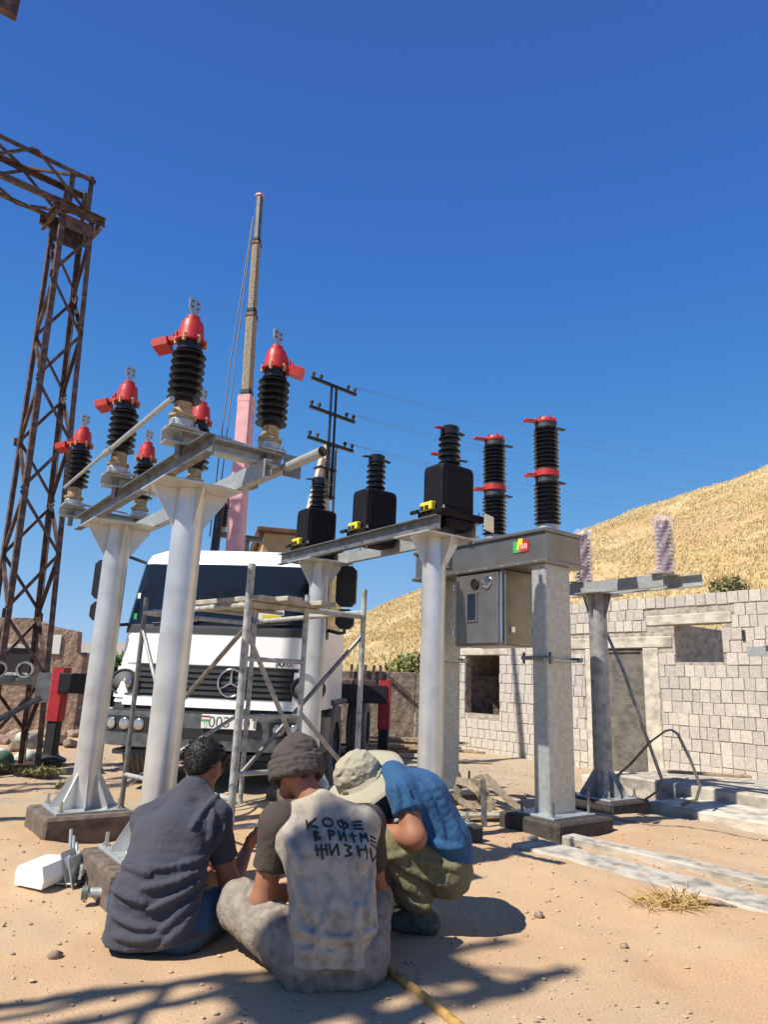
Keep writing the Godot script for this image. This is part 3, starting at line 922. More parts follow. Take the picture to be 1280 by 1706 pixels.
func breaker() -> void:
	var t := thing("circuit_breaker", "grey outdoor circuit breaker with stainless cabinet, wide legs and ribbed black poles", "circuit breaker", "", yard(-4.06, 4.85), deg_to_rad(YARD))
	# local: x from the front face backwards, z from the near end (0) to the far end (negative)
	var mb := MB.new()
	mb.box(Vector3(0.25, 2.475, -0.93), Vector3(0.50, 0.26, 1.86), 0.006)
	var tank := made(mb, t, "housing", M.stainless)
	mb = MB.new()
	mb.box(Vector3(0.25, 2.622, -0.93), Vector3(0.55, 0.036, 1.91), 0.008)
	made(mb, tank, "lid", M.stainless)
	mb = MB.new()
	mb.box(Vector3(0.25, 2.33, -0.93), Vector3(0.56, 0.036, 1.92), 0.008)
	made(mb, tank, "lower_flange", M.stainless)
	mb = MB.new()
	mb.box(Vector3(-0.004, 2.47, -1.36), Vector3(0.012, 0.16, 0.20), 0.003)
	var np := made(mb, tank, "nameplate", M.ink)
	for k in 7:
		mb = MB.new()
		mb.box(Vector3(-0.011, 2.53 - 0.02 * k, -1.36), Vector3(0.003, 0.005, 0.15 - 0.02 * (k % 3)), 0.0)
		made(mb, np, "text_line", M.silver_dull)
	# coloured maker's badge: green, yellow and red fields with pale strokes
	mb = MB.new()
	mb.box(Vector3(-0.004, 2.50, -0.345), Vector3(0.009, 0.11, 0.09), 0.001)
	var bd := made(mb, tank, "badge_green", M.green)
	mb = MB.new()
	mb.box(Vector3(-0.0055, 2.50, -0.255), Vector3(0.009, 0.11, 0.10), 0.001)
	made(mb, tank, "badge_red", M.red)
	mb = MB.new()
	mb.ext(PackedVector2Array([Vector2(-0.05, -0.03), Vector2(-0.02, -0.03), Vector2(0.0, 0.02), Vector2(0.03, 0.02), Vector2(0.03, 0.075), Vector2(-0.02, 0.075)]), Vector3(-0.012, 2.50, -0.30), Vector3(-0.008, 2.50, -0.30))
	made(mb, tank, "badge_yellow", M.yellow)
	for k in 4:
		mb = MB.new()
		mb.box(Vector3(-0.012, 2.50 - 0.005 * (k % 2), -0.285 + 0.022 * k), Vector3(0.004, 0.05, 0.008), 0.0)
		made(mb, tank, "badge_stroke", M.paper)
	for k in 9:
		mb = MB.new()
		mb.lathe([Vector2(0, 0), Vector2(0.012, 0), Vector2(0.010, 0.008), Vector2(0, 0.008)], 8, Vector3(-0.028, 2.33, -0.1 - 0.21 * k), Basis(Vector3(0, 0, 1), PI * 0.5))
		made(mb, tank, "flange_bolt", M.bolt)
	# control cabinet
	mb = MB.new()
	mb.box(Vector3(0.21, 1.95, -0.855), Vector3(0.40, 0.72, 0.69), 0.008)
	var cab := made(mb, t, "control_cabinet", M.stainless)
	mb = MB.new()
	mb.box(Vector3(0.002, 1.955, -0.885), Vector3(0.02, 0.69, 0.60), 0.006)
	made(mb, cab, "cabinet_door", M.stainless)
	for y in [1.72, 2.18]:
		mb = MB.new()
		mb.tube([Vector3(-0.02, y - 0.03, -1.20), Vector3(-0.02, y + 0.03, -1.20)], 0.014, 8)
		made(mb, cab, "hinge", M.chrome)
	mb = MB.new()
	mb.box(Vector3(-0.014, 1.97, -0.94), Vector3(0.014, 0.30, 0.15), 0.006)
	var vw := made(mb, cab, "window_frame", M.stainless)
	mb = MB.new()
	mb.box(Vector3(-0.019, 1.97, -0.94), Vector3(0.008, 0.26, 0.115), 0.004)
	made(mb, vw, "pane", M.glass)
	for q in [[-0.90, 0.055], [-0.735, 0.062]]:
		mb = MB.new()
		mb.lathe([Vector2(0, 0), Vector2(q[1], 0), Vector2(q[1], 0.014), Vector2(q[1] - 0.012, 0.018), Vector2(q[1] - 0.014, 0.010), Vector2(0, 0.010)], 22, Vector3(-0.008, 2.20, q[0]), Basis(Vector3(0, 0, 1), PI * 0.5))
		made(mb, cab, "gauge", M.chrome if q[1] > 0.06 else M.black)
	mb = MB.new()
	mb.tube([Vector3(-0.012, 1.62, -0.545), Vector3(-0.012, 2.28, -0.545)], 0.016, 10)
	made(mb, cab, "lock_bar", M.chrome)
	mb = MB.new()
	mb.box(Vector3(0.10, 1.74, -0.500), Vector3(0.05, 0.06, 0.02), 0.004)
	made(mb, cab, "latch", M.chrome)
	# legs: folded sheet steel
	for z in [-0.11, -1.58]:
		mb = MB.new()
		mb.ext(rect(0.17, 0.35, 0.012), Vector3(0.19, 0.18, z), Vector3(0.19, 2.31, z), Vector3(1, 0, 0))
		var lg := made(mb, t, "leg", M.zinc)
		mb = MB.new()
		mb.box(Vector3(0.19, 0.178, z), Vector3(0.55, 0.018, 0.42), 0.003)
		made(mb, lg, "base_plate", M.zinc)
		mb = MB.new()
		mb.box(Vector3(-0.012, 1.47, z), Vector3(0.05, 0.035, 0.34), 0.004)
		mb.box(Vector3(0.39, 1.47, z), Vector3(0.05, 0.035, 0.34), 0.004)
		made(mb, lg, "clamp_bar", M.zinc_dark)
		mb = MB.new()
		mb.box(Vector3(0.19, 1.455, z + 0.12), Vector3(0.46, 0.022, 0.06), 0.003)
		made(mb, lg, "clamp_strap", M.zinc)
		for q in [[-0.02, 0.15], [-0.02, -0.15]]:
			mb = MB.new()
			mb.tube([Vector3(q[0], 1.42, z + q[1]), Vector3(q[0], 1.52, z + q[1])], 0.012, 8)
			made(mb, lg, "clamp_bolt", M.rusty)
		for q in [[-0.04, 0.17], [0.42, 0.17], [-0.04, -0.17], [0.42, -0.17]]:
			mb = MB.new()
			mb.tube([Vector3(q[0], 0.12, z + q[1]), Vector3(q[0], 0.36 if q[0] > 0 else 0.30, z + q[1])], 0.012, 8)
			made(mb, lg, "anchor_rod", M.zinc_dark)
	mb = MB.new()
	mb.box(Vector3(0.02, 1.70, -0.193), Vector3(0.03, 0.07, 0.006), 0.002)
	made(mb, t, "padlock_hasp", M.chrome)
	# three poles, each a lower and an upper ribbed stack with red flanges
	for k in 3:
		var c := Vector3(0.235, 0, -0.17 - 0.70 * k)
		mb = MB.new()
		mb.lathe([Vector2(0, 2.64), Vector2(0.125, 2.64), Vector2(0.125, 2.655), Vector2(0.10, 2.665), Vector2(0.10, 2.72), Vector2(0.0, 2.72)], 24, c)
		var po := made(mb, t, "pole_foot", M.zinc)
		mb = MB.new()
		mb.lathe(shed_profile(2.72, 3.14, 0.092, 0.130, 10, 0.124), 28, c)
		made(mb, po, "lower_insulator", M.shed)
		mb = MB.new()
		mb.lathe([Vector2(0, 3.14), Vector2(0.108, 3.14), Vector2(0.108, 3.20), Vector2(0, 3.20)], 24, c)
		made(mb, po, "collar", M.plastic)
		mb = MB.new()
		mb.lathe([Vector2(0, 3.262), Vector2(0.104, 3.262), Vector2(0.104, 3.285), Vector2(0, 3.285)], 24, c)
		made(mb, po, "collar", M.plastic)
		mb = MB.new()
		mb.lathe([Vector2(0, 3.20), Vector2(0.122, 3.20), Vector2(0.122, 3.258), Vector2(0, 3.258)], 24, c)
		mb.ext(PackedVector2Array([Vector2(-0.04, -0.012), Vector2(0.04, -0.012), Vector2(0.04, 0.012), Vector2(-0.04, 0.012)]), c + Vector3(-0.10, 3.215, -0.05), c + Vector3(-0.20, 3.205, -0.09))
		made(mb, po, "red_flange", M.red)
		mb = MB.new()
		mb.box(c + Vector3(0.14, 3.165, 0.05), Vector3(0.12, 0.014, 0.05), 0.003)
		made(mb, po, "terminal", M.plastic)
		mb = MB.new()
		mb.lathe(shed_profile(3.285, 3.70, 0.088, 0.124, 10, 0.118), 28, c)
		made(mb, po, "upper_insulator", M.shed)
		mb = MB.new()
		mb.lathe([Vector2(0, 3.70), Vector2(0.105, 3.70), Vector2(0.105, 3.755), Vector2(0, 3.755)], 24, c)
		made(mb, po, "head", M.plastic)
		mb = MB.new()
		mb.lathe([Vector2(0, 3.755), Vector2(0.112, 3.755), Vector2(0.112, 3.775), Vector2(0.09, 3.785), Vector2(0.085, 3.80), Vector2(0, 3.80)], 24, c)
		mb.box(c + Vector3(-0.16, 3.765, -0.06), Vector3(0.13, 0.022, 0.07), 0.005, Basis(Vector3.UP, -0.4))
		for j in 6:
			mb.lathe([Vector2(0, 3.78), Vector2(0.014, 3.78), Vector2(0.014, 3.815), Vector2(0, 3.815)], 6, c + Vector3(cos(TAU * j / 6.0), 0, sin(TAU * j / 6.0)) * 0.088)
		made(mb, po, "red_cap", M.red)
		mb = MB.new()
		mb.box(c + Vector3(0.14, 3.72, 0.06), Vector3(0.11, 0.014, 0.05), 0.003, Basis(Vector3.UP, -0.3))
		made(mb, po, "terminal", M.plastic)
	mb = MB.new()
	mb.box(Vector3(-0.05, 2.76, -0.96), Vector3(0.01, 0.17, 0.14), 0.003)
	made(mb, t, "inspection_plate", M.silver)
	mb = MB.new()
	mb.box(Vector3(-0.01, 2.655, -0.96), Vector3(0.09, 0.05, 0.06), 0.003)
	made(mb, t, "plate_bracket", M.zinc)

# ---------------------------------------------------------------- lattice gantries
func gantry(label: String, a: float, b: float, H: float, beam_to: float, n := 9, hb := 0.31) -> Node3D:
	var t := thing("lattice_gantry", label, "gantry", "rusty lattice gantries", yard(a, b), deg_to_rad(YARD))
	var ht := 0.225
	var corner := func(sx: float, sz: float, y: float) -> Vector3:
		var h: float = lerp(hb, ht, y / H)
		return Vector3(sx * h, y, sz * h)
	for s in [[1, 1], [1, -1], [-1, 1], [-1, -1]]:
		var mb := MB.new()
		mb.ext(ang(0.068, 0.009, -1.0, 1.0), corner.call(s[0], s[1], -0.05), corner.call(s[0], s[1], H), Vector3(-s[0], 0, s[1] * 0.0001) if s[0] * s[1] > 0 else Vector3(0.0001 * s[0], 0, -s[1]))
		made(mb, t, "leg", M.rusty)
		mb = MB.new()
		mb.box(corner.call(s[0], s[1], 0.012), Vector3(0.26, 0.025, 0.26), 0.004)
		made(mb, t, "foot_plate", M.rusty)
	for f in 4:
		for k in n:
			var y0 := 0.35 + (H - 0.6) * k / n
			var y1 := 0.35 + (H - 0.6) * (k + 1) / n
			var q: Array = [[[-1, 1], [1, 1]], [[1, 1], [1, -1]], [[1, -1], [-1, -1]], [[-1, -1], [-1, 1]]][f]
			var e0: Array = q[(k + f) % 2]
			var e1: Array = q[(k + f + 1) % 2]
			var p0: Vector3 = corner.call(e0[0], e0[1], y0)
			var p1: Vector3 = corner.call(e1[0], e1[1], y1)
			var out := Vector3(q[0][0] + q[1][0], 0, q[0][1] + q[1][1]).normalized()
			var mb := MB.new()
			mb.ext(ang(0.042, 0.006), p0 - out * 0.012, p1 - out * 0.012, -out)
			made(mb, t, "brace", M.rusty)
			if k % 3 == 1:
				mb = MB.new()
				mb.box(p1 - Vector3(0, 0.02, 0) + out * 0.004, Vector3(0.09, 0.11, 0.008) if abs(out.z) > 0.5 else Vector3(0.008, 0.11, 0.09), 0.002)
				made(mb, t, "gusset", M.rusty)
	for s in [-1.0, 1.0]:       # collar round the top
		var mb := MB.new()
		mb.ext(chan(0.05, 0.14, 0.008, -s), Vector3(s * 0.27, H - 0.12, -0.32), Vector3(s * 0.27, H - 0.12, 0.32))
		made(mb, t, "collar", M.rusty)
		mb = MB.new()
		mb.ext(chan(0.05, 0.14, 0.008, s), Vector3(-0.36, H - 0.05, s * 0.26), Vector3(0.36, H - 0.05, s * 0.26))
		made(mb, t, "collar", M.rusty)
		mb = MB.new()
		mb.box(Vector3(0.02, H - 0.17, s * 0.232), Vector3(0.36, 0.2, 0.008), 0.002)
		made(mb, t, "gusset", M.rusty)
	# box truss beam
	var yb := H + 0.06
	var yt := H + 0.66
	for s in [[-1, yb], [1, yb], [-1, yt], [1, yt]]:
		var mb := MB.new()
		mb.ext(ang(0.07, 0.007, s[0], 1.0 if s[1] == yb else -1.0), Vector3(0.18, s[1], s[0] * 0.24), Vector3(beam_to, s[1], s[0] * 0.24))
		made(mb, t, "chord", M.rusty)
	for s in [-1.0, 1.0]:
		var mb := MB.new()
		mb.ext(ang(0.07, 0.008), Vector3(0.16, H, s * 0.22), Vector3(0.16, yt + 0.05, s * 0.22), Vector3(0, 0, -s))
		mb.ext(ang(0.07, 0.008), Vector3(-0.10, H, s * 0.22), Vector3(-0.10, yt, s * 0.22), Vector3(0, 0, -s))
		made(mb, t, "head_post", M.rusty)
		var m := int(ceil(abs(beam_to) / 0.75))
		for k in m:
			var x0 := 0.1 + (beam_to - 0.1) * k / m
			var x1 := 0.1 + (beam_to - 0.1) * (k + 1) / m
			mb = MB.new()
			mb.ext(ang(0.05, 0.005), Vector3(x0, yb if k % 2 == 0 else yt, s * 0.25), Vector3(x1, yt if k % 2 == 0 else yb, s * 0.25), Vector3(0, 0, s))
			made(mb, t, "brace", M.rusty)
			mb = MB.new()
			mb.ext(ang(0.035, 0.005), Vector3(x0, yt if s > 0 else yb, 0.24 if k % 2 == 0 else -0.24), Vector3(x1, yt if s > 0 else yb, -0.24 if k % 2 == 0 else 0.24), Vector3.UP)
			made(mb, t, "brace", M.rusty)
	return t
func gantries() -> void:
	var t := gantry("rusty lattice tower and box beam standing at the left", -9.83, 1.70, 7.5, -9.0)
	t.basis = Basis(Vector3.UP, deg_to_rad(YARD) + 0.13) * Basis(Vector3(0, 0, 1), 0.036)
	# storage shelf welded to its foot
	var mb := MB.new()
	mb.ext(chan(0.05, 0.10, 0.008, 1), Vector3(0.2, 1.02, 0.33), Vector3(-2.0, 1.02, 0.33))
	mb.ext(chan(0.05, 0.10, 0.008, -1), Vector3(0.25, 1.02, -0.2), Vector3(-2.0, 1.02, -0.2))
	for k in 4: mb.box(Vector3(-0.1 - 0.5 * k, 1.08, 0.13), Vector3(0.05, 0.03, 0.7), 0.003)
	made(mb, t, "shelf", M.zinc_dark)
	mb = MB.new()
	mb.box(Vector3(0.22, 0.98, 0.335), Vector3(0.17, 0.36, 0.012), 0.003)
	made(mb, t, "shelf_bracket", M.silver_dull)
	mb = MB.new()
	mb.ext(ang(0.06, 0.006), Vector3(0.22, 0.84, 0.345), Vector3(-0.9, 0.25, 0.345), Vector3(0, 0, 1))
	made(mb, t, "shelf_strut", M.zinc_dark)
	for k in 4:
		var q: Array = [[0.05, 0.13, 0.085], [-0.24, 0.02, 0.085], [-0.5, 0.1, 0.06], [-0.78, 0.05, 0.08]][k]
		mb = MB.new()
		mb.lathe([Vector2(q[2] - 0.012, -0.3), Vector2(q[2], -0.3), Vector2(q[2], 0.26), Vector2(q[2] + 0.012, 0.27), Vector2(q[2] + 0.012, 0.31), Vector2(q[2] - 0.012, 0.31), Vector2(q[2] - 0.012, -0.3)], 22)
		var o := made(mb, self, "pipe_sleeve", M.sack)
		o.transform = t.transform * Transform3D(Basis(Vector3(1, 0, 0), Vector3(0, 0, 1), Vector3(0, -1, 0)) * Basis(Vector3(0, 0, 1), 0.35 - 0.1 * k), Vector3(q[0], 1.112 + q[2], 0.05 + q[1]))
		tag(o, ["white open pipe end lying on the shelf against the tower leg", "white pipe sleeve second from the tower leg on the shelf", "narrow white pipe on the tower shelf", "white pipe sleeve on the tower shelf by the picture's left edge"][k], "pipe", "white pipes on the tower shelf")
	gantry("rusty lattice mast standing outside the picture on the left", -2.98, -3.70, 7.3, -0.5, 5, 1.15)
	var mast: Node3D = get_child(get_child_count() - 1)
	mb = MB.new()
	mb.box(mast.transform.affine_inverse() * Vector3(-4.71, 6.85, -0.34), Vector3(0.46, 0.75, 0.42), 0.02)
	made(mb, mast, "junction_box", M.zinc_dark)
	# a bus beam end that just enters at the top left corner, on its own mast
	var u := thing("bus_beam", "end of a brown steel beam in the top left corner", "steel beam", "", yard(-7.1, 0.2), deg_to_rad(YARD))
	mb = MB.new()
	mb.ext(chan(0.09, 0.24, 0.01, 1), Vector3(0, 7.86, 0.0), Vector3(-4.6, 7.86, 0.0))
	made(mb, u, "beam", M.rusty)
	mb = MB.new()
	mb.ext(ang(0.18, 0.012), Vector3(-4.4, -0.1, -0.05), Vector3(-4.4, 7.86, -0.05), Vector3(0, 0, 1))
	mb.ext(ang(0.18, 0.012, -1, -1), Vector3(-4.22, -0.1, 0.13), Vector3(-4.22, 7.86, 0.13), Vector3(0, 0, 1))
	made(mb, u, "mast", M.rusty)

# ---------------------------------------------------------------- block building on the right
func block_building() -> void:
	var t := thing("block_building", "roofless building of pale concrete blocks with a steel door and window openings", "building", "", yard(0, 10.6), deg_to_rad(YARD))
	var a0 := -11.6
	var a1 := -3.2
	var top := 2.70
	var holes := [[-7.77, -6.85, -0.3, 1.94], [-6.26, -5.47, 1.71, 2.30], [-11.15, -10.15, 0.66, 1.85]]
	var cast := [[-8.35, -6.30, 1.942, 2.13], [-6.75, -5.30, 2.302, 2.47], [-6.848, -6.56, -0.3, 1.94], [-11.4, -9.9, 1.852, 2.0], [-8.02, -7.772, -0.3, 1.94]]
	# recessed mortar body
	var cuts := [a0, -11.15, -10.15, -7.77, -6.85, -6.26, -5.47, a1]
	var mb := MB.new()
	for i in cuts.size() - 1:
		var ys := [[-0.4, top - 0.02]]
		for h in holes:
			if cuts[i] >= h[0] - 0.01 and cuts[i + 1] <= h[1] + 0.01: ys = [[-0.4, h[2]], [h[3], top - 0.02]]
		for y in ys:
			if y[1] - y[0] > 0.05: mb.box(Vector3(0.100, (y[0] + y[1]) * 0.5, (cuts[i] + cuts[i + 1]) * 0.5), Vector3(0.180, y[1] - y[0], cuts[i + 1] - cuts[i]), 0.0)
	var wall := made(mb, t, "wall", M.mortar)
	for c in cast:
		mb = MB.new()
		mb.box(Vector3(0.09, (c[2] + c[3]) * 0.5, (c[0] + c[1]) * 0.5), Vector3(0.2 + rng.randf() * 0.01, c[3] - c[2] - 0.004, c[1] - c[0] - 0.004), 0.012)
		made(mb, t, "lintel" if c[1] - c[0] > 0.6 else "pillar", M.concrete_pale)
	# blocks
	var list: Array = []
	var rh := 0.186
	for r in 16:
		var y := -0.2 + rh * r
		var z := a0 - rng.randf() * 0.1 - (0.083 if r % 2 == 0 else 0.0)
		while z < a1:
			var w := rng.randf_range(0.158, 0.176) if rng.randf() < 0.93 else 0.11
			var z0: float = max(z, a0)
			var z1: float = min(z + w, a1)
			z += w + 0.004
			var ok := true
			for h in holes + cast:
				if y + rh * 0.75 > h[2] and y + rh * 0.25 < h[3]:
					if z0 >= h[0] - 0.03 and z1 <= h[1] + 0.03: ok = false
					elif z0 < h[0] and z1 > h[0]: z1 = h[0] - 0.004
					elif z0 < h[1] and z1 > h[1]: z0 = h[1] + 0.004
			if not ok or z1 - z0 < 0.05: continue
			list.append([z0, z1, y, (z0 + z1) * 0.5])
	list.sort_custom(func(p, q): return p[3] > q[3])
	var variants: Array = []
	for k in 6:
		mb = MB.new()
		mb.box(Vector3.ZERO, Vector3(1, 1, 1), 0.028)
		for i in mb.v.size(): mb.v[i] += Vector3(rng.randf_range(-0.012, 0.012), rng.randf_range(-0.02, 0.02), rng.randf_range(-0.02, 0.02)) * 0.0
		variants.append(mb.done())
	var single := 0
	var rest := MB.new()
	for q in list:
		var proud := rng.randf_range(-0.006, 0.006)
		var sag := rng.randf_range(-0.006, 0.006)
		var c := Vector3(0.09 + proud, q[2] + rh * 0.5 + sag, q[3])
		var sz := Vector3(0.2, rh - rng.randf_range(0.003, 0.012), q[1] - q[0] - rng.randf_range(0.001, 0.007))
		if q[3] < -4.35 and single < 300:
			single += 1
			var o := part(wall, "block", variants[rng.randi() % 6], M.blocks[rng.randi() % 4], c, Basis.from_euler(Vector3(rng.randf_range(-0.006, 0.006), rng.randf_range(-0.01, 0.01), 0)) * Basis.from_scale(sz))
		else:
			rest.box(c, sz, 0.007)
	tag(made(rest, wall, "more_blocks", M.blocks[1]), "", "", "", "stuff")
	# door
	mb = MB.new()
	mb.box(Vector3(0.07, 0.83, -7.31), Vector3(0.03, 2.2, 0.90), 0.004)
	var door := made(mb, t, "door", M.doorsteel)
	for q in [[-7.74, 0.05], [-6.885, 0.05], [-7.60, 0.025]]:
		mb = MB.new()
		mb.box(Vector3(0.045, 0.83, q[0]), Vector3(0.035, 2.2, q[1]), 0.004)
		made(mb, door, "door_stile", M.doorsteel)
	mb = MB.new()
	mb.box(Vector3(0.045, 1.90, -7.31), Vector3(0.034, 0.05, 0.80), 0.004)
	made(mb, door, "door_rail", M.doorsteel)
	# inner walls
	mb = MB.new()
	mb.box(Vector3(3.0, 0.95, -7.0), Vector3(0.2, 2.5, 9.0), 0.01)
	mb.box(Vector3(1.5, 1.1, -11.5), Vector3(2.8, 2.9, 0.2), 0.01)
	mb.box(Vector3(1.5, 1.1, -8.6), Vector3(2.8, 2.9, 0.2), 0.01)
	mb.box(Vector3(1.2, 1.0, -6.42), Vector3(1.9, 2.7, 0.18), 0.01)
	made(mb, t, "inner_wall", M.concrete)
	mb = MB.new()
	mb.box(Vector3(1.55, 2.62, -10.05), Vector3(2.9, 0.14, 3.1), 0.01)
	made(mb, t, "roof_slab", M.concrete)
	mb = MB.new()
	mb.box(Vector3(-0.02, 2.1, -5.13), Vector3(0.03, 0.16, 0.045), 0.004)
	made(mb, t, "wall_slot", M.ink)

func backdrop() -> void:
	# low panel fence between truck and building
	var f := thing("panel_fence", "low brown weathered panel fence behind the red outrigger leg", "fence", "", Vector3(-1.6, 0, -15.3), 0.10)
	for k in 4:
		var mb := MB.new()
		mb.box(Vector3(0.62 + 1.22 * k, 0.68 + 0.02 * (k % 2), 0.01 * (k % 3)), Vector3(1.20, 1.5, 0.07), 0.01)
		made(mb, f, "panel", M.fence)
	for k in 5:
		var mb := MB.new()
		mb.box(Vector3(1.02 + 0.16 * k, 1.30, 0.09), Vector3(0.06, 0.55, 0.03), 0.004, Basis(Vector3(0, 0, 1), 0.05 * (k % 3 - 1)))
		made(mb, f, "slat", M.rusty)
	var mb2 := MB.new()
	mb2.ext(rect(0.05, 0.04), Vector3(1.75, 1.42, 0.12), Vector3(2.35, 0.95, 0.12))
	made(mb2, f, "loose_rail", M.rusty)
	for k in 7:
		var mb := MB.new()
		var l := rng.randf_range(1.2, 2.4)
		mb.box(Vector3.ZERO, Vector3(l, 0.035, 0.12), 0.004)
		var o := made(mb, self, "plank", M.lumber)
		o.position = Vector3(0.35 + 0.28 * (k % 3), 0.02 + 0.04 * k, -13.1 + 0.13 * (k % 4))
		o.rotation = Vector3(0.03 * (k % 3 - 1), 0.25 * sin(k * 2.1), 0.01 * (k % 2))
		tag(o, "weathered plank in the pile at the foot of the brown fence", "plank", "planks piled by the brown fence")
	# ruined clay building at the left
	var r := thing("ruined_building", "crumbling brown clay brick building behind the lattice tower", "building", "", Vector3(-7.2, 0, -12.9), 0.18)
	mb2 = MB.new()
	var pl := PackedVector2Array([Vector2(1.75, -0.3), Vector2(1.75, 1.45), Vector2(1.62, 1.55), Vector2(1.60, 1.92), Vector2(1.2, 1.98), Vector2(0.8, 2.12), Vector2(0.2, 2.10), Vector2(-0.4, 2.16), Vector2(-3.0, 2.16), Vector2(-3.0, -0.3)])
	mb2.ext(pl, Vector3(0, 0, 0.15), Vector3(0, 0, -0.2))
	made(mb2, r, "front_wall", M.clay)
	mb2 = MB.new()
	mb2.box(Vector3(1.6, 0.6, -1.6), Vector3(0.3, 1.9, 2.8), 0.03)
	made(mb2, r, "side_wall", M.clay)
	for q in [[0.55, 1.35, 0.7, 0.5], [-0.6, 1.45, 0.5, 0.5]]:
		mb2 = MB.new()
		mb2.box(Vector3(q[0], q[1], 0.155), Vector3(q[2], q[3], 0.03), 0.004)
		var wn := made(mb2, r, "window", M.ink)
		for s in [-1.0, 1.0]:
			mb2 = MB.new()
			mb2.box(Vector3(q[0] + s * q[2] * 0.5, q[1], 0.175), Vector3(0.07, q[3] + 0.07, 0.05), 0.004)
			mb2.box(Vector3(q[0], q[1] + s * q[3] * 0.5, 0.178), Vector3(q[2] + 0.066, 0.066, 0.045), 0.004)
			made(mb2, wn, "frame", M.sack)
	mb2 = MB.new()
	mb2.box(Vector3(1.25, 1.66, 0.165), Vector3(0.17, 0.34, 0.03), 0.004)
	made(mb2, r, "pale_patch", M.paper)
	for k in 26:
		var b := MB.new()
		b.box(Vector3.ZERO, Vector3(rng.randf_range(0.15, 0.28), rng.randf_range(0.09, 0.16), rng.randf_range(0.12, 0.2)), 0.02)
		var o := made(b, self, "rubble_brick", M.clay if k % 3 else M.stone)
		var x := rng.randf_range(-6.2, -3.7)
		var z := rng.randf_range(-12.4, -10.6)
		o.position = Vector3(x, ground_height(x, z) + 0.04, z)
		o.rotation = Vector3(rng.randf() * 0.6, rng.randf() * TAU, rng.randf() * 0.6)
		tag(o, "broken brick on the rubble bank left of the truck", "brick", "broken bricks left of the truck")
	# low white lattice barrier
	var w := thing("lattice_barrier", "low white lattice railing left of the truck", "railing", "", Vector3(-6.1, 0.1, -13.2), 0.0)
	mb2 = MB.new()
	mb2.box(Vector3(0.95, 0.46, 0), Vector3(2.3, 0.05, 0.05), 0.006)
	made(mb2, w, "top_rail", M.sack)
	for k in 9:
		mb2 = MB.new()
		var s := 1.0 if k % 2 == 0 else -1.0
		mb2.box(Vector3(0.05 + 0.25 * k, 0.22, 0.02 * s), Vector3(0.035, 0.52, 0.02), 0.003, Basis(Vector3(0, 0, 1), 0.75 * s))
		made(mb2, w, "slat", M.sack)
	# sacks at the tower's foot
	for k in 5:
		mb2 = MB.new()
		mb2.lathe([Vector2(0, 0), Vector2(0.14, 0.02), Vector2(0.19, 0.10), Vector2(0.18, 0.2), Vector2(0.12, 0.29), Vector2(0.05, 0.32), Vector2(0, 0.33)], 14, Vector3.ZERO, Basis.IDENTITY, true)
		var o := made(mb2, self, "sack", M.sack if k != 1 else M.sackgreen)
		o.position = Vector3([-4.55, -4.75, -4.95, -4.7, -4.45][k], [-0.02, -0.02, -0.02, 0.2, 0.0][k], [-9.6, -9.35, -9.7, -9.75, -10.0][k])
		o.rotation = Vector3(0.3 * sin(k * 3.0), k * 1.3, 0.4 * cos(k * 2.0))
		o.scale = Vector3(0.8, 0.62, 0.6)
		tag(o, ["pale sack lying under the tower's shelf, nearest the tower leg", "green sack among the pale sacks under the tower", "pale sack at the picture's left edge under the tower", "pale sack on top of the heap under the tower", "pale sack at the back of the heap under the tower"][k], "sack", "sacks under the tower")
	# yellow house behind the truck
	var h := thing("yellow_house", "tan plastered house with a brown roof edge behind the truck cab", "house", "", Vector3(-3.54, 0, -20.0), deg_to_rad(13.7))
	mb2 = MB.new()
	mb2.box(Vector3(0.95, 2.6, -3.5), Vector3(1.9, 5.6, 7.0), 0.02)
	made(mb2, h, "wall", M.plaster)
	mb2 = MB.new()
	mb2.box(Vector3(0.95, 5.47, -3.5), Vector3(2.3, 0.13, 7.4), 0.02)
	made(mb2, h, "roof", M.roof)
	mb2 = MB.new()
	mb2.box(Vector3(-0.12, 5.33, -3.5), Vector3(0.1, 0.14, 7.3), 0.01)
	made(mb2, h, "gutter", M.roof)
	mb2 = MB.new()
	mb2.box(Vector3(0.95, 3.0, 0.01), Vector3(0.9, 1.1, 0.06), 0.01)
	made(mb2, h, "window", M.glass)
	line_pole()
	# mast with one more insulator, behind the cab
	var q := thing("disconnector_pole", "far red capped insulator on a tall mast left of the pink boom", "disconnector", "", Vector3(-2.72, 0, -11.4), 0.5)
	mb2 = MB.new()
	mb2.ext(rect(0.12, 0.12, 0.01), Vector3(0.42, -0.05, 0), Vector3(0.42, 3.46, 0), Vector3(0, 0, 1))
	mb2.ext(chan(0.08, 0.09, 0.008, 1), Vector3(-0.12, 3.46, 0.04), Vector3(0.7, 3.46, 0.04))
	made(mb2, q, "mast", M.zinc_dark)
	capped_insulator(q, Vector3(0, 3.55, 0), Vector3(1, 0, 0))

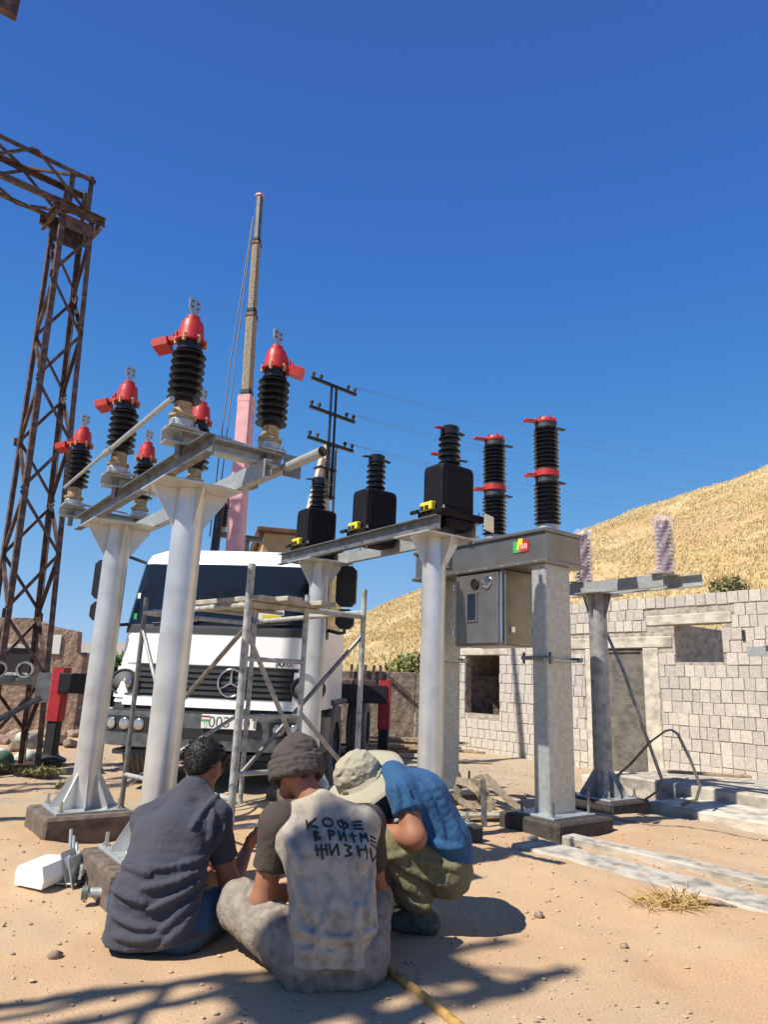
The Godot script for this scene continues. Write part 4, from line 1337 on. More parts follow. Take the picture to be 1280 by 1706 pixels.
func line_pole() -> void:
	var t := thing("line_pole", "concrete power line pole with three black crossarms of small insulators", "power pole", "", Vector3(-2.33, 0, -25.8), deg_to_rad(42.0))
	var mb := MB.new()
	mb.ext(PackedVector2Array([Vector2(-0.2, -0.16), Vector2(0.2, -0.16), Vector2(0.2, 0.16), Vector2(-0.2, 0.16)]), Vector3(0, -0.3, 0), Vector3(0, 10.3, 0), Vector3(0, 0, 1))
	for i in mb.v.size():
		var f: float = lerp(1.6, 0.62, clamp(mb.v[i].y / 10.3, 0.0, 1.0))
		mb.v[i].x *= f; mb.v[i].z *= f
	made(mb, t, "concrete_shaft", M.concrete_pale)
	mb = MB.new()
	mb.ext(rect(0.26, 0.24, 0.02), Vector3(-2.35, -0.3, 0.2), Vector3(-0.2, 9.6, 0.02), Vector3(0, 0, 1))
	made(mb, t, "strut", M.concrete_pale)
	for y in [8.1, 9.2]:
		mb = MB.new()
		mb.box(Vector3(-0.05, y, 0), Vector3(0.85, 0.07, 0.42), 0.01)
		made(mb, t, "clamp_band", M.black)
	for s in [-0.11, 0.13]:
		mb = MB.new()
		mb.ext(ang(0.12, 0.014), Vector3(s, 8.0, 0.16), Vector3(s, 12.75, 0.10), Vector3(0, 0, 1))
		made(mb, t, "steel_spire", M.black)
	mb = MB.new()
	mb.tube([Vector3(0.42, 4.0, 0.1), Vector3(0.36, 10.2, 0.1)], 0.05, 8)
	made(mb, t, "cable_duct", M.zinc_dark)
	var k2 := 0
	for y in [12.65, 11.45, 10.2]:
		mb = MB.new()
		mb.ext(rect(0.12, 0.12, 0.01), Vector3(-1.12, y, 0.22), Vector3(1.12, y, 0.22))
		var arm := made(mb, t, "crossarm", M.black)
		for x in [-1.05, -0.68, 0.70, 1.06]:
			mb = MB.new()
			mb.lathe([Vector2(0, 0.06), Vector2(0.03, 0.06), Vector2(0.03, 0.14), Vector2(0.075, 0.15), Vector2(0.06, 0.19), Vector2(0.085, 0.21), Vector2(0.05, 0.28), Vector2(0, 0.29)], 12, Vector3(x, y, 0.22))
			made(mb, arm, "pin_insulator", M.black if k2 % 3 else M.plastic)
			k2 += 1
	# conductors running off behind the hill
	var ends := [Vector3(43.9, 28.2, -75), Vector3(43.7, 26.7, -75), Vector3(41.0, 25.2, -75), Vector3(38.0, 24.0, -75), Vector3(35.0, 22.9, -75), Vector3(32.5, 21.9, -75)]
	var k := 0
	for y in [12.92, 11.72, 10.47]:
		for x in [0.70, 1.06]:
			var s := t.transform * Vector3(x, y, 0.22)
			var e: Vector3 = ends[k]
			var pts: Array = []
			for i in 15:
				var f := i / 14.0
				pts.append(s.lerp(e, f) - Vector3(0, 4.0 * 1.1 * f * (1.0 - f), 0))
			mb = MB.new()
			mb.tube(pts, 0.007, 5)
			tag(made(mb, self, "power_line", M.wire), ["topmost power line running from the pole to the hill", "second highest power line running from the pole to the hill", "third power line from the top, pole to hill", "fourth power line from the top, pole to hill", "fifth power line from the top, pole to hill", "lowest power line running from the pole to the hill"][k], "power line", "power lines leaving the concrete pole")
			k += 1

# ---------------------------------------------------------------- plants
func bush(called: String, label: String, at: Vector3, rad: Vector3, count: int, c0: Color, c1: Color, leaf: float, dry := false) -> void:
	var t := thing(called, label, "bush", "", at)
	var st := MB.new()
	var lf := MB.new()
	for k in 12:
		var an := TAU * k / 12.0
		var tip := Vector3(cos(an) * rad.x * 0.7, rad.y * rng.randf_range(0.9, 1.8), sin(an) * rad.z * 0.7)
		st.tube([Vector3(0, -0.1, 0), tip * 0.5 + Vector3(0, 0.05, 0), tip], [0.02, 0.013, 0.004], 5)
	for k in count:
		var d := Vector3(rng.randfn(), rng.randfn(), rng.randfn()).normalized() * pow(rng.randf(), 0.45)
		d *= 0.8 + 0.4 * gn.get_noise_3d(d.x * 6.0, d.y * 6.0, d.z * 6.0 + at.x)
		var p := Vector3(d.x * rad.x, (d.y + 1.0) * rad.y, d.z * rad.z)
		var u := Vector3(rng.randfn(), rng.randfn() + 0.7, rng.randfn()).normalized() * leaf * rng.randf_range(0.7, 1.5)
		var w := u.cross(Vector3(rng.randfn(), rng.randfn(), rng.randfn())).normalized() * leaf * 0.33
		lf.col = c0.lerp(c1, rng.randf())
		var n := u.cross(w).normalized()
		if n.y < 0: n = -n
		lf.tri_n(p - w, p + w, p + u, n, n, n)
		lf.tri_n(p - w, p + w, p - u * 0.5, n, n, n)
	made(lf, t, "foliage", M.leaf, true)
	made(st, t, "stem", M.stick if dry else M.fence)
func plants() -> void:
	bush("shrub", "round olive green bush on the hillside above the block wall", Vector3(8.75, 3.25, -17.2), Vector3(0.6, 0.5, 0.55), 1100, Color(0.15, 0.17, 0.06), Color(0.34, 0.28, 0.13), 0.09)
	bush("shrub", "green bush beside the brown fence, left of the bare silver post", Vector3(0.85, 0.9, -18.6), Vector3(0.9, 0.6, 0.7), 1700, Color(0.12, 0.17, 0.04), Color(0.36, 0.32, 0.12), 0.10)
	bush("shrub", "bright green bush by the truck's left mirror", Vector3(-5.7, 0.4, -15.8), Vector3(0.55, 0.65, 0.5), 2000, Color(0.06, 0.16, 0.03), Color(0.14, 0.26, 0.05), 0.09)
	bush("shrub", "dark low hedge behind the white lattice railing", Vector3(-5.3, -0.05, -14.6), Vector3(1.6, 0.55, 0.5), 4200, Color(0.035, 0.065, 0.02), Color(0.10, 0.12, 0.045), 0.10)
	bush("shrub", "small green shrub high on the hill's left shoulder", Vector3(-1.0, 5.0, -58.0), Vector3(1.2, 0.9, 1.0), 900, Color(0.10, 0.15, 0.05), Color(0.2, 0.22, 0.08), 0.25)
	# clump of straw by the trench
	var g := thing("dry_grass_clump", "clump of dry straw lying beside the concrete trench kerb", "dry grass", "", Vector3(1.68, ground_height(1.68, -4.24), -4.24))
	var mb := MB.new()
	for k in 420:
		var an := rng.randf() * TAU
		var rr := rng.randf() * 0.17
		var p0 := Vector3(cos(an) * rr * 1.25, 0.0 + rng.randf() * 0.02, sin(an) * rr * 0.6)
		var d := Vector3(rng.randfn() * 1.2, rng.randf_range(0.1, 1.1), rng.randfn() * 0.8).normalized()
		var l := rng.randf_range(0.06, 0.17)
		var s := d.cross(Vector3(rng.randfn(), 0.2, rng.randfn())).normalized() * 0.0022
		mb.col = Color(0.58, 0.42, 0.17).lerp(Color(0.42, 0.26, 0.10), rng.randf())
		var q := p0 + d * l * 0.6
		var e := p0 + d * l + Vector3(rng.randf() - 0.5, -0.4, rng.randf() - 0.5) * 0.04
		var n := Vector3(0.1, 1, 0.2).normalized()
		mb.quad_n(p0 - s, p0 + s, q + s, q - s, n, n, n, n)
		mb.tri_n(q - s, q + s, e, n, n, n)
	made(mb, g, "straw", M.straw, true)
	mb = MB.new()
	mb.tube([Vector3(0.14, 0.02, -0.02), Vector3(0.26, 0.03, 0.0), Vector3(0.36, 0.015, 0.02)], [0.010, 0.014, 0.006], 7)
	made(mb, g, "root", M.stone)

# ---------------------------------------------------------------- crane truck
func cab_ring(h: float) -> Array:      # half width, front, corner radius at a height
	var k := [[0.40, 1.11, 0.05, 0.16], [0.80, 1.13, 0.07, 0.18], [0.92, 1.12, 0.03, 0.20], [1.27, 1.11, 0.01, 0.20], [1.66, 1.10, -0.03, 0.20], [2.10, 1.075, -0.13, 0.20], [2.38, 1.055, -0.21, 0.18], [2.48, 1.04, -0.27, 0.18], [2.54, 1.00, -0.34, 0.18], [2.565, 0.94, -0.42, 0.18]]
	for i in k.size() - 1:
		if h <= k[i + 1][0]:
			var t: float = clamp((h - k[i][0]) / (k[i + 1][0] - k[i][0]), 0.0, 1.0)
			return [lerp(k[i][1], k[i + 1][1], t), lerp(k[i][2], k[i + 1][2], t), lerp(k[i][3], k[i + 1][3], t)]
	return [k[-1][1], k[-1][2], k[-1][3]]
func cab_pt(h: float, u: float, off: float) -> Vector3:
	var q := cab_ring(h)
	var w: float = q[0]
	var f: float = q[1]
	var r: float = q[2]
	var l := w - r
	var s := signf(u)
	var v := absf(u)
	var p: Vector2
	var n: Vector2
	var bow := 0.055
	if v <= l:
		p = Vector2(v, f - bow * pow(v / l, 2.0))
		n = Vector2(2.0 * bow * v / (l * l), 1.0).normalized()
	elif v <= l + r * PI * 0.5:
		var a := (v - l) / r
		p = Vector2(l + sin(a) * r, f - bow - r + cos(a) * r)
		n = Vector2(sin(a), cos(a))
	else:
		p = Vector2(w, f - bow - r - (v - l - r * PI * 0.5))
		n = Vector2(1, 0)
	p += n * off
	return Vector3(p.x * s, h, p.y)
func cab_patch(h0: float, h1: float, u0: float, u1: float, off: float, nh := 6, nu := 24, rim := 0.03) -> MB:
	var mb := MB.new()
	var g := func(i: int, j: int, o: float) -> Vector3: return cab_pt(lerp(h0, h1, float(i) / nh), lerp(u0, u1, float(j) / nu), o)
	var nr := func(i: int, j: int) -> Vector3:
		var h: float = lerp(h0, h1, float(i) / nh)
		var u: float = lerp(u0, u1, float(j) / nu)
		var n := (cab_pt(h, u + 0.01, off) - cab_pt(h, u - 0.01, off)).cross(cab_pt(h + 0.02, u, off) - cab_pt(h - 0.02, u, off)).normalized()
		var o := cab_pt(h, u, 1.0) - cab_pt(h, u, 0.0)
		return n if n.dot(o) > 0 else -n
	for i in nh:
		for j in nu:
			mb.quad_n(g.call(i, j, off), g.call(i, j + 1, off), g.call(i + 1, j + 1, off), g.call(i + 1, j, off), nr.call(i, j), nr.call(i, j + 1), nr.call(i + 1, j + 1), nr.call(i + 1, j))
	if rim > 0.0:
		for j in nu:
			mb.quad(g.call(0, j, off), g.call(0, j + 1, off), g.call(0, j + 1, off - rim), g.call(0, j, off - rim), Vector3.DOWN)
			mb.quad(g.call(nh, j, off), g.call(nh, j + 1, off), g.call(nh, j + 1, off - rim), g.call(nh, j, off - rim), Vector3.UP)
		for i in nh:
			for j in [0, nu]:
				var o: Vector3 = (g.call(i, 0, off) - g.call(i, nu, off)) * (1.0 if j == 0 else -1.0)
				mb.quad(g.call(i, j, off), g.call(i + 1, j, off), g.call(i + 1, j, off - rim), g.call(i, j, off - rim), o)
	return mb
func letters(parent: Node, called: String, text: String, size: float, at: Vector3, mat: Material, depth := 0.004) -> MeshInstance3D:
	var tm := TextMesh.new()
	var f := SystemFont.new()
	f.font_names = PackedStringArray(["Droid Sans"])
	tm.font = f
	tm.text = text
	tm.font_size = 64
	tm.pixel_size = size / 46.0
	tm.depth = depth
	tm.curve_step = 2.0
	return part(parent, called, tm, mat, at)
func truck() -> void:
	var t := thing("crane_truck", "white flat fronted crane truck with pink telescopic boom parked behind the scaffold", "truck", "", Vector3(-1.76, -0.03, -7.70), deg_to_rad(-5.0))
	t.scale = Vector3.ONE * 1.05
	var inv := t.transform.affine_inverse()
	var cab := made(cab_patch(0.88, 2.565, -2.5, 2.5, 0.0, 22, 60, 0.0), t, "cab", M.white)
	var mb := MB.new()
	for j in 40:
		var a := cab_pt(2.565, lerp(-2.5, 2.5, j / 40.0), 0.0)
		var b := cab_pt(2.565, lerp(-2.5, 2.5, (j + 1) / 40.0), 0.0)
		mb.tri(a, b, Vector3(0, 2.60, -1.3), Vector3.UP)
	mb.box(Vector3(0, 1.7, -1.98), Vector3(1.9, 1.7, 0.05), 0.01)
	made(mb, cab, "roof", M.white)
	var ws := made(cab_patch(1.69, 2.37, -1.12, 1.12, 0.008, 12, 40), t, "windshield", M.glass)
	for s in [-1.0, 1.0]:
		made(cab_patch(1.72, 2.36, 1.28 * s, 2.1 * s, 0.006, 6, 10), t, "side_window", M.glass)
		made(cab_patch(1.66, 2.38, 1.125 * s, 1.16 * s, 0.012, 8, 4), t, "pillar_trim", M.plastic)
	made(cab_patch(1.60, 1.685, -1.2, 1.2, 0.014, 2, 40), t, "cowl", M.plastic)
	made(cab_patch(1.285, 1.59, -0.98, 0.98, 0.014, 4, 34), t, "bonnet", M.white)
	made(cab_patch(0.955, 1.275, -0.86, 0.86, 0.006, 4, 34), t, "grille", M.black)
	for k in 5:
		made(cab_patch(0.985 + 0.056 * k, 1.018 + 0.056 * k, -0.80, 0.80, 0.028, 2, 30), t, "louvre", M.plastic)
	made(cab_patch(0.86, 0.945, -0.95, 0.95, 0.022, 2, 30), t, "lower_strip", M.white)
	var bp := made(cab_patch(0.46, 0.80, -1.55, 1.55, 0.03, 6, 50, 0.14), t, "bumper", M.plastic_grey)
	made(cab_patch(0.80, 0.87, -1.1, 1.1, -0.01, 2, 30), t, "bumper_gap", M.ink)
	made(cab_patch(0.56, 0.66, -0.35, 0.35, 0.034, 2, 12), bp, "air_intake", M.ink)
	for s in [-1.0, 1.0]:
		var fl := made(cab_patch(0.93, 1.24, 0.82 * s, 1.26 * s, 0.024, 6, 12), t, "lamp_housing", M.white)
		mb = MB.new()
		var n := (cab_pt(1.08, 0.98 * s, 1.0) - cab_pt(1.08, 0.98 * s, 0.0)).normalized()
		var sd := Vector3.UP.cross(n).normalized()
		mb.lathe([Vector2(0, 0.0), Vector2(1.0, 0.0), Vector2(1.0, 0.3), Vector2(0.9, 0.42), Vector2(0.6, 0.55), Vector2(0, 0.6)], 28, cab_pt(1.085, 0.97 * s, 0.01), Basis(sd * 0.165, n * 0.022, Vector3(0, 0.12, 0)), true)
		made(mb, fl, "headlight", M.lens)
		mb = MB.new()
		mb.lathe([Vector2(0.98, 0.1), Vector2(1.12, 0.1), Vector2(1.12, 0.42), Vector2(0.98, 0.42)], 28, cab_pt(1.085, 0.97 * s, 0.01), Basis(sd * 0.165, n * 0.04, Vector3(0, 0.12, 0)))
		made(mb, fl, "lamp_bezel", M.plastic)
		var lc := made(cab_patch(0.60, 0.75, 0.62 * s, 1.12 * s, 0.036, 3, 10), bp, "lamp_recess", M.ink)
		for q in [0.72, 0.88, 1.02]:
			mb = MB.new()
			var n2 := (cab_pt(0.67, q * s, 1.0) - cab_pt(0.67, q * s, 0.0)).normalized()
			mb.lathe([Vector2(0, 0), Vector2(0.06, 0), Vector2(0.058, 0.005), Vector2(0.035, 0.008), Vector2(0, 0.010)], 18, cab_pt(0.675, q * s, 0.037), Basis(Vector3.UP.cross(n2), n2, Vector3.UP), true)
			made(mb, lc, "fog_lamp", M.lens)
		# mirrors
		mb = MB.new()
		mb.tube([cab_pt(2.40, 1.22 * s, 0.0), Vector3(1.20 * s, 2.44, -0.10), Vector3(1.29 * s, 2.42, 0.0), Vector3(1.31 * s, 2.35, 0.0)], 0.018, 8)
		mb.tube([cab_pt(1.70, 1.22 * s, 0.0), Vector3(1.25 * s, 1.66, -0.10), Vector3(1.32 * s, 1.66, 0.0), Vector3(1.32 * s, 1.78, 0.0)], 0.018, 8)
		made(mb, t, "mirror_arm", M.plastic)
		for q in [[2.14, 0.42, 0.21], [1.80, 0.20, 0.19]]:
			mb = MB.new()
			mb.ext(rect(q[2], q[1], 0.045), Vector3(1.32 * s, q[0], 0.05), Vector3(1.32 * s, q[0], -0.05))
			var mi := made(mb, t, "mirror", M.black)
			mb = MB.new()
			mb.ext(rect(q[2] - 0.03, q[1] - 0.03, 0.035), Vector3(1.32 * s, q[0], -0.051), Vector3(1.32 * s, q[0], -0.055))
			made(mb, mi, "mirror_glass", M.mirror)
		# wheels
		for z in [-1.0, -4.6]:
			mb = MB.new()
			var pr: Array = []
			for q in [[0.26, -0.15], [0.40, -0.155], [0.455, -0.145], [0.478, -0.115], [0.478, -0.075], [0.468, -0.07], [0.468, -0.058], [0.48, -0.053], [0.48, -0.012], [0.47, -0.007], [0.47, 0.007], [0.48, 0.012], [0.48, 0.053], [0.468, 0.058], [0.468, 0.07], [0.478, 0.075], [0.478, 0.115], [0.455, 0.145], [0.40, 0.155], [0.26, 0.15]]: pr.append(Vector2(q[0], q[1]))
			mb.lathe(pr, 40, Vector3(1.0 * s, 0.47, z), Basis(Vector3(0, 0, 1), -PI * 0.5))
			var wh := made(mb, t, "wheel", M.tyre)
			mb = MB.new()
			mb.lathe([Vector2(0, 0.06), Vector2(0.1, 0.1), Vector2(0.14, 0.02), Vector2(0.24, -0.02), Vector2(0.27, 0.13), Vector2(0.26, 0.14)], 24, Vector3(1.0 * s, 0.47, z), Basis(Vector3(0, 0, 1), -PI * 0.5 * s))
			made(mb, wh, "rim", M.plastic_grey)
		mb = MB.new()
		mb.box(Vector3(1.0 * s, 0.94, -1.25), Vector3(0.3, 0.06, 1.15), 0.02)
		made(mb, t, "mudguard", M.plastic)
	mb = MB.new()
	mb.box(Vector3(0, 0.62, -3.2), Vector3(0.9, 0.28, 6.4), 0.02)
	mb.box(Vector3(0, 0.42, -0.75), Vector3(1.5, 0.2, 0.9), 0.03)
	mb.box(Vector3(0, 0.47, -1.25), Vector3(1.6, 0.12, 0.14), 0.02)
	made(mb, t, "chassis", M.ink)
	mb = MB.new()
	mb.box(Vector3(0, 1.05, -4.7), Vector3(2.2, 0.35, 3.6), 0.03)
	made(mb, t, "cargo_bed", M.rusty)
	mb = MB.new()
	mb.ext(rect(2.0, 0.05, 0.01), cab_pt(0.40, 0, -0.05), cab_pt(0.40, 0, -0.25))
	made(mb, t, "lower_valance", M.plastic)
	# number plate
	mb = MB.new()
	mb.box(Vector3(0.22, 0.735, 0.112), Vector3(0.56, 0.135, 0.014), 0.004)
	var plate := made(mb, t, "number_plate", M.paper)
	letters(plate, "plate_text", "003", 0.098, Vector3(0.125, 0.732, 0.1185), M.ink)
	letters(plate, "plate_text", "D01", 0.098, Vector3(0.395, 0.732, 0.1185), M.ink)
	for k in 3:
		mb = MB.new()
		mb.box(Vector3(-0.015, 0.782 - 0.019 * k, 0.1195), Vector3(0.085, 0.017, 0.003), 0.0)
		made(mb, plate, "flag_stripe", [M.redpaint, M.paper, M.green][k])
	letters(plate, "plate_text", "TJ", 0.04, Vector3(-0.015, 0.705, 0.1185), M.green)
	# emblem: ring with three arms
	mb = MB.new()
	var ring: Array = []
	for k in 33: ring.append(Vector3(0.19 + cos(TAU * k / 32.0) * 0.135, 1.115 + sin(TAU * k / 32.0) * 0.135, 0.055))
	mb.tube(ring, 0.011, 8, false)
	for k in 3:
		var an := PI * 0.5 + TAU * k / 3.0
		mb.tube([Vector3(0.19, 1.115, 0.058), Vector3(0.19 + cos(an) * 0.13, 1.115 + sin(an) * 0.13, 0.055)], [0.017, 0.005], 6)
	made(mb, t, "emblem", M.chrome)
	letters(t, "model_lettering", "Axor", 0.07, cab_pt(1.33, 0.72, 0.018), M.plastic, 0.008).rotation.y = 0.16
	# wiper, cards behind and on the glass
	for s in [-0.75, 0.25]:
		mb = MB.new()
		mb.tube([cab_pt(1.70, s, 0.03), cab_pt(1.73, s + 0.5, 0.03)], 0.008, 6)
		mb.box(cab_pt(1.738, s + 0.45, 0.022), Vector3(0.52, 0.018, 0.014), 0.003, Basis(Vector3.UP, 0.06))
		made(mb, t, "wiper", M.black)
	mb = MB.new()
	mb.box(cab_pt(1.83, 0.52, 0.014), Vector3(0.27, 0.17, 0.004), 0.001, Basis(Vector3.UP, 0.14))
	var card := made(mb, t, "windshield_card", M.paper)
	for q in [[0.035, M.green, 0.03], [-0.03, M.yellow, 0.045]]:
		mb = MB.new()
		mb.box(cab_pt(1.83 + q[0], 0.53, 0.018), Vector3(0.20, q[2], 0.003), 0.0, Basis(Vector3.UP, 0.14))
		made(mb, card, "printed_band", q[1])
	mb = MB.new()
	mb.box(cab_pt(2.0, -1.0, 0.014), Vector3(0.07, 0.06, 0.004), 0.001, Basis(Vector3.UP, -0.55))
	made(mb, t, "window_sticker", M.paper)
	mb = MB.new()
	mb.box(cab_pt(1.77, -0.98, 0.014), Vector3(0.06, 0.06, 0.004), 0.001, Basis(Vector3.UP, -0.5))
	made(mb, t, "window_sticker", M.green)
	# telescopic boom
	var pts := [Vector3(-2.19, 2.3, -10.15), Vector3(-2.30, 5.6, -10.45), Vector3(-2.39, 7.2, -10.65), Vector3(-2.46, 8.72, -10.82), Vector3(-2.51, 9.80, -10.94)]
	var wd := [[0.22, 0.20], [0.15, 0.145], [0.125, 0.12], [0.11, 0.105]]
	var mt := [M.pink, M.hose, M.hose, M.plastic_grey]
	mb = MB.new()
	mb.box(inv * Vector3(-2.17, 1.9, -10.15), Vector3(0.5, 1.3, 0.5), 0.04)
	var col := made(mb, t, "crane_column", M.redpaint)
	var bm: Node3D = null
	for k in 4:
		mb = MB.new()
		var p0: Vector3 = inv * pts[k]
		var p1: Vector3 = inv * pts[k + 1]
		mb.ext(rect(wd[k][0], wd[k][0] * 1.15, 0.03), p0, p0.lerp(p1, 1.0), Vector3(0, 0, 1))
		if bm == null: bm = made(mb, t, "boom", mt[k])
		else: made(mb, bm, "boom_section", mt[k])
		mb = MB.new()
		var c0 := p1.lerp(p0, 0.035)
		mb.ext(rect(wd[k][1] + 0.03, wd[k][1] * 1.15 + 0.03, 0.03), c0, p1, Vector3(0, 0, 1))
		made(mb, bm, "boom_collar", M.pink if k in [0, 3] else M.rusty)
		if k > 0:
			mb = MB.new()
			mb.ext(rect(wd[k][0] + 0.02, wd[k][0] * 1.15 + 0.02, 0.03), p0.lerp(p1, 0.03), p0.lerp(p1, 0.07), Vector3(0, 0, 1))
			made(mb, bm, "boom_band", M.ink)
	for q in [[-0.17, 0.0], [-0.25, 0.06]]:
		mb = MB.new()
		mb.tube([inv * (pts[4] + Vector3(-0.06, -0.5, 0.1)), inv * (pts[2] + Vector3(q[0], -1.0, 0.15)), inv * (pts[0] + Vector3(q[0] - 0.12, 0.9, 0.15))], 0.009, 6)
		made(mb, bm, "hoist_rope", M.wire)
	mb = MB.new()
	mb.tube([inv * (pts[0] + Vector3(-0.28, -0.4, 0.25)), inv * (pts[0] + Vector3(-0.24, 1.6, 0.2))], 0.06, 12)
	made(mb, t, "lift_cylinder", M.black)
	mb = MB.new()
	mb.lathe([Vector2(0, 0), Vector2(0.07, 0), Vector2(0.07, 0.09), Vector2(0.04, 0.12), Vector2(0, 0.12)], 14, inv * Vector3(-2.12, 2.55, -9.9))
	made(mb, t, "beacon", M.redpaint)
	# outriggers
	for q in [[Vector3(-4.27, 0, -9.62), 1], [Vector3(0.12, 0, -10.55), -1]]:
		var f: Vector3 = q[0]
		mb = MB.new()
		mb.ext(rect(0.22, 0.25, 0.01), inv * (f + Vector3(0, 1.04, 0)), inv * Vector3(-2.05, 1.04, -10.1))
		var ob := made(mb, t, "outrigger_beam", M.ink)
		mb = MB.new()
		mb.ext(rect(0.17, 0.17, 0.015), inv * (f + Vector3(0, 0.55, 0)), inv * (f + Vector3(0, 1.24, 0)), Vector3(0, 0, 1))
		var lg := made(mb, t, "outrigger_leg", M.redpaint)
		mb = MB.new()
		mb.ext(rect(0.14, 0.14, 0.015), inv * (f + Vector3(0, 0.1, 0)), inv * (f + Vector3(0, 0.56, 0)), Vector3(0, 0, 1))
		mb.lathe([Vector2(0, 0), Vector2(0.2, 0), Vector2(0.2, 0.03), Vector2(0.06, 0.10), Vector2(0, 0.10)], 16, inv * (f + Vector3(0, 0.035, 0)))
		made(mb, lg, "jack_foot", M.ink)

# ---------------------------------------------------------------- scaffold
func scaffold() -> void:
	var t := thing("scaffold", "grey tubular scaffold tower with a plank deck in front of the truck", "scaffold", "", Vector3.ZERO)
	var N := Vector3(-1.01, 0, -5.31)
	var R2 := Vector3(-0.145, 0, -6.12)
	var L := Vector3(-2.15, 0, -6.36)
	var F := Vector3(-1.28, 0, -7.15)
	var R1 := N.lerp(R2, 0.47)
	var Lm := N.lerp(L, 0.52)
	var up := func(p: Vector3, y: float) -> Vector3: return Vector3(p.x, y, p.z)
	var tubes := func(called: String, p0: Vector3, p1: Vector3, r: float, m: Material) -> void:
		var mb := MB.new()
		mb.tube([p0, p1], r, 12)
		made(mb, t, called, m)
	for q in [[N, 2.06, 0.030], [R2, 2.0, 0.024], [L, 1.88, 0.022], [F, 1.92, 0.024], [R1, 1.88, 0.022], [Lm, 1.80, 0.022]]:
		tubes.call("post", up.call(q[0], -0.03), up.call(q[0], q[1]), q[2], M.pipe_paint if q[0] != L else M.zinc_dark)
		var mb := MB.new()
		mb.tube([up.call(q[0], -0.03), up.call(q[0], 0.02)], q[2] + 0.03, 10)
		made(mb, t, "foot", M.zinc_dark)
	for y in [0.16, 0.52, 0.92, 1.34]:
		tubes.call("rung", up.call(N, y), up.call(R1, y), 0.018, M.pipe_paint)
	tubes.call("ledger", up.call(N, 1.76), up.call(R2, 1.76), 0.024, M.pipe_paint)
	tubes.call("ledger", up.call(N, 1.74), up.call(L, 1.74), 0.022, M.pipe_paint)
	tubes.call("ledger", up.call(F, 1.76), up.call(R2, 1.80), 0.022, M.pipe_paint)
	tubes.call("ledger", up.call(F, 1.74), up.call(L, 1.74), 0.022, M.pipe_paint)
	tubes.call("ledger", up.call(L, 0.35), up.call(N, 0.35), 0.020, M.pipe_paint)
	tubes.call("brace", up.call(N, 1.58), up.call(Lm, 0.98), 0.018, M.zinc_dark)
	tubes.call("brace", up.call(L, 1.60), up.call(Lm, 0.55), 0.017, M.pipe_paint)
	tubes.call("brace", up.call(N, 1.55), up.call(R1.lerp(R2, 0.1), 0.55), 0.018, M.pipe_paint)
	tubes.call("brace", up.call(R2, 1.60), up.call(N.lerp(F, 0.3), 0.42), 0.018, M.zinc_dark)
	tubes.call("brace", up.call(R1, 0.95), up.call(R2, 0.4), 0.018, M.pipe_paint)
	tubes.call("brace", up.call(L, 0.25), up.call(F, 0.9), 0.018, M.pipe_paint)
	var d := (L - N).normalized()
	var s := (R2 - N).normalized()
	for k in 4:
		var mb := MB.new()
		var o := N + s * (0.08 + 0.165 * k) + Vector3(0, 1.795 + 0.004 * (k % 2), 0)
		mb.ext(rect(0.155, 0.04, 0.006), o - d * 0.12 * (1 + k % 2), o + d * (1.0 + 0.1 * (k % 3)))
		made(mb, t, "deck_plank", M.deck)
	for k in 3:
		var mb := MB.new()
		var o := N + d * (0.1 + 0.4 * k) + Vector3(0, 1.76, 0)
		mb.ext(rect(0.05, 0.025, 0.003), o, o + s * 0.7)
		made(mb, t, "deck_bearer", M.pipe_paint)
var JL := {"pelvis": Vector3(-0.962, 0.106, -3.519), "hipl": Vector3(-1.076, 0.088, -3.538), "hipr": Vector3(-0.839, 0.092, -3.538), "waist": Vector3(-0.981, 0.239, -3.528), "chest": Vector3(-0.961, 0.437, -3.635), "neckb": Vector3(-0.918, 0.629, -3.771), "shl": Vector3(-1.127, 0.482, -3.752), "shr": Vector3(-0.779, 0.522, -3.694), "head": Vector3(-0.897, 0.719, -3.849), "elr": Vector3(-0.683, 0.186, -3.752), "har": Vector3(-0.657, 0.314, -3.966), "knr": Vector3(-0.661, 0.107, -3.888), "ftr": Vector3(-0.840, -0.054, -3.839), "knl": Vector3(-1.294, 0.025, -4.082), "ftl": Vector3(-0.970, -0.049, -3.985), "ell": Vector3(-1.229, 0.156, -4.034), "hal": Vector3(-0.940, 0.202, -4.131)}
var JM := {"pelvis": Vector3(-0.147, 0.102, -3.217), "hipl": Vector3(-0.257, 0.087, -3.237), "hipr": Vector3(-0.028, 0.093, -3.256), "waist": Vector3(-0.146, 0.242, -3.237), "chest": Vector3(-0.179, 0.439, -3.334), "neckb": Vector3(-0.248, 0.628, -3.451), "shl": Vector3(-0.422, 0.559, -3.413), "shr": Vector3(-0.032, 0.561, -3.451), "head": Vector3(-0.373, 0.775, -3.530), "ell": Vector3(-0.475, 0.239, -3.413), "hal": Vector3(-0.284, 0.232, -3.754), "knl": Vector3(-0.587, 0.183, -3.530), "ftl": Vector3(-0.339, 0.079, -3.334), "knr": Vector3(0.016, 0.162, -3.754), "ftr": Vector3(-0.202, 0.043, -3.607), "elr": Vector3(0.043, 0.230, -3.705), "har": Vector3(-0.170, 0.211, -3.851)}
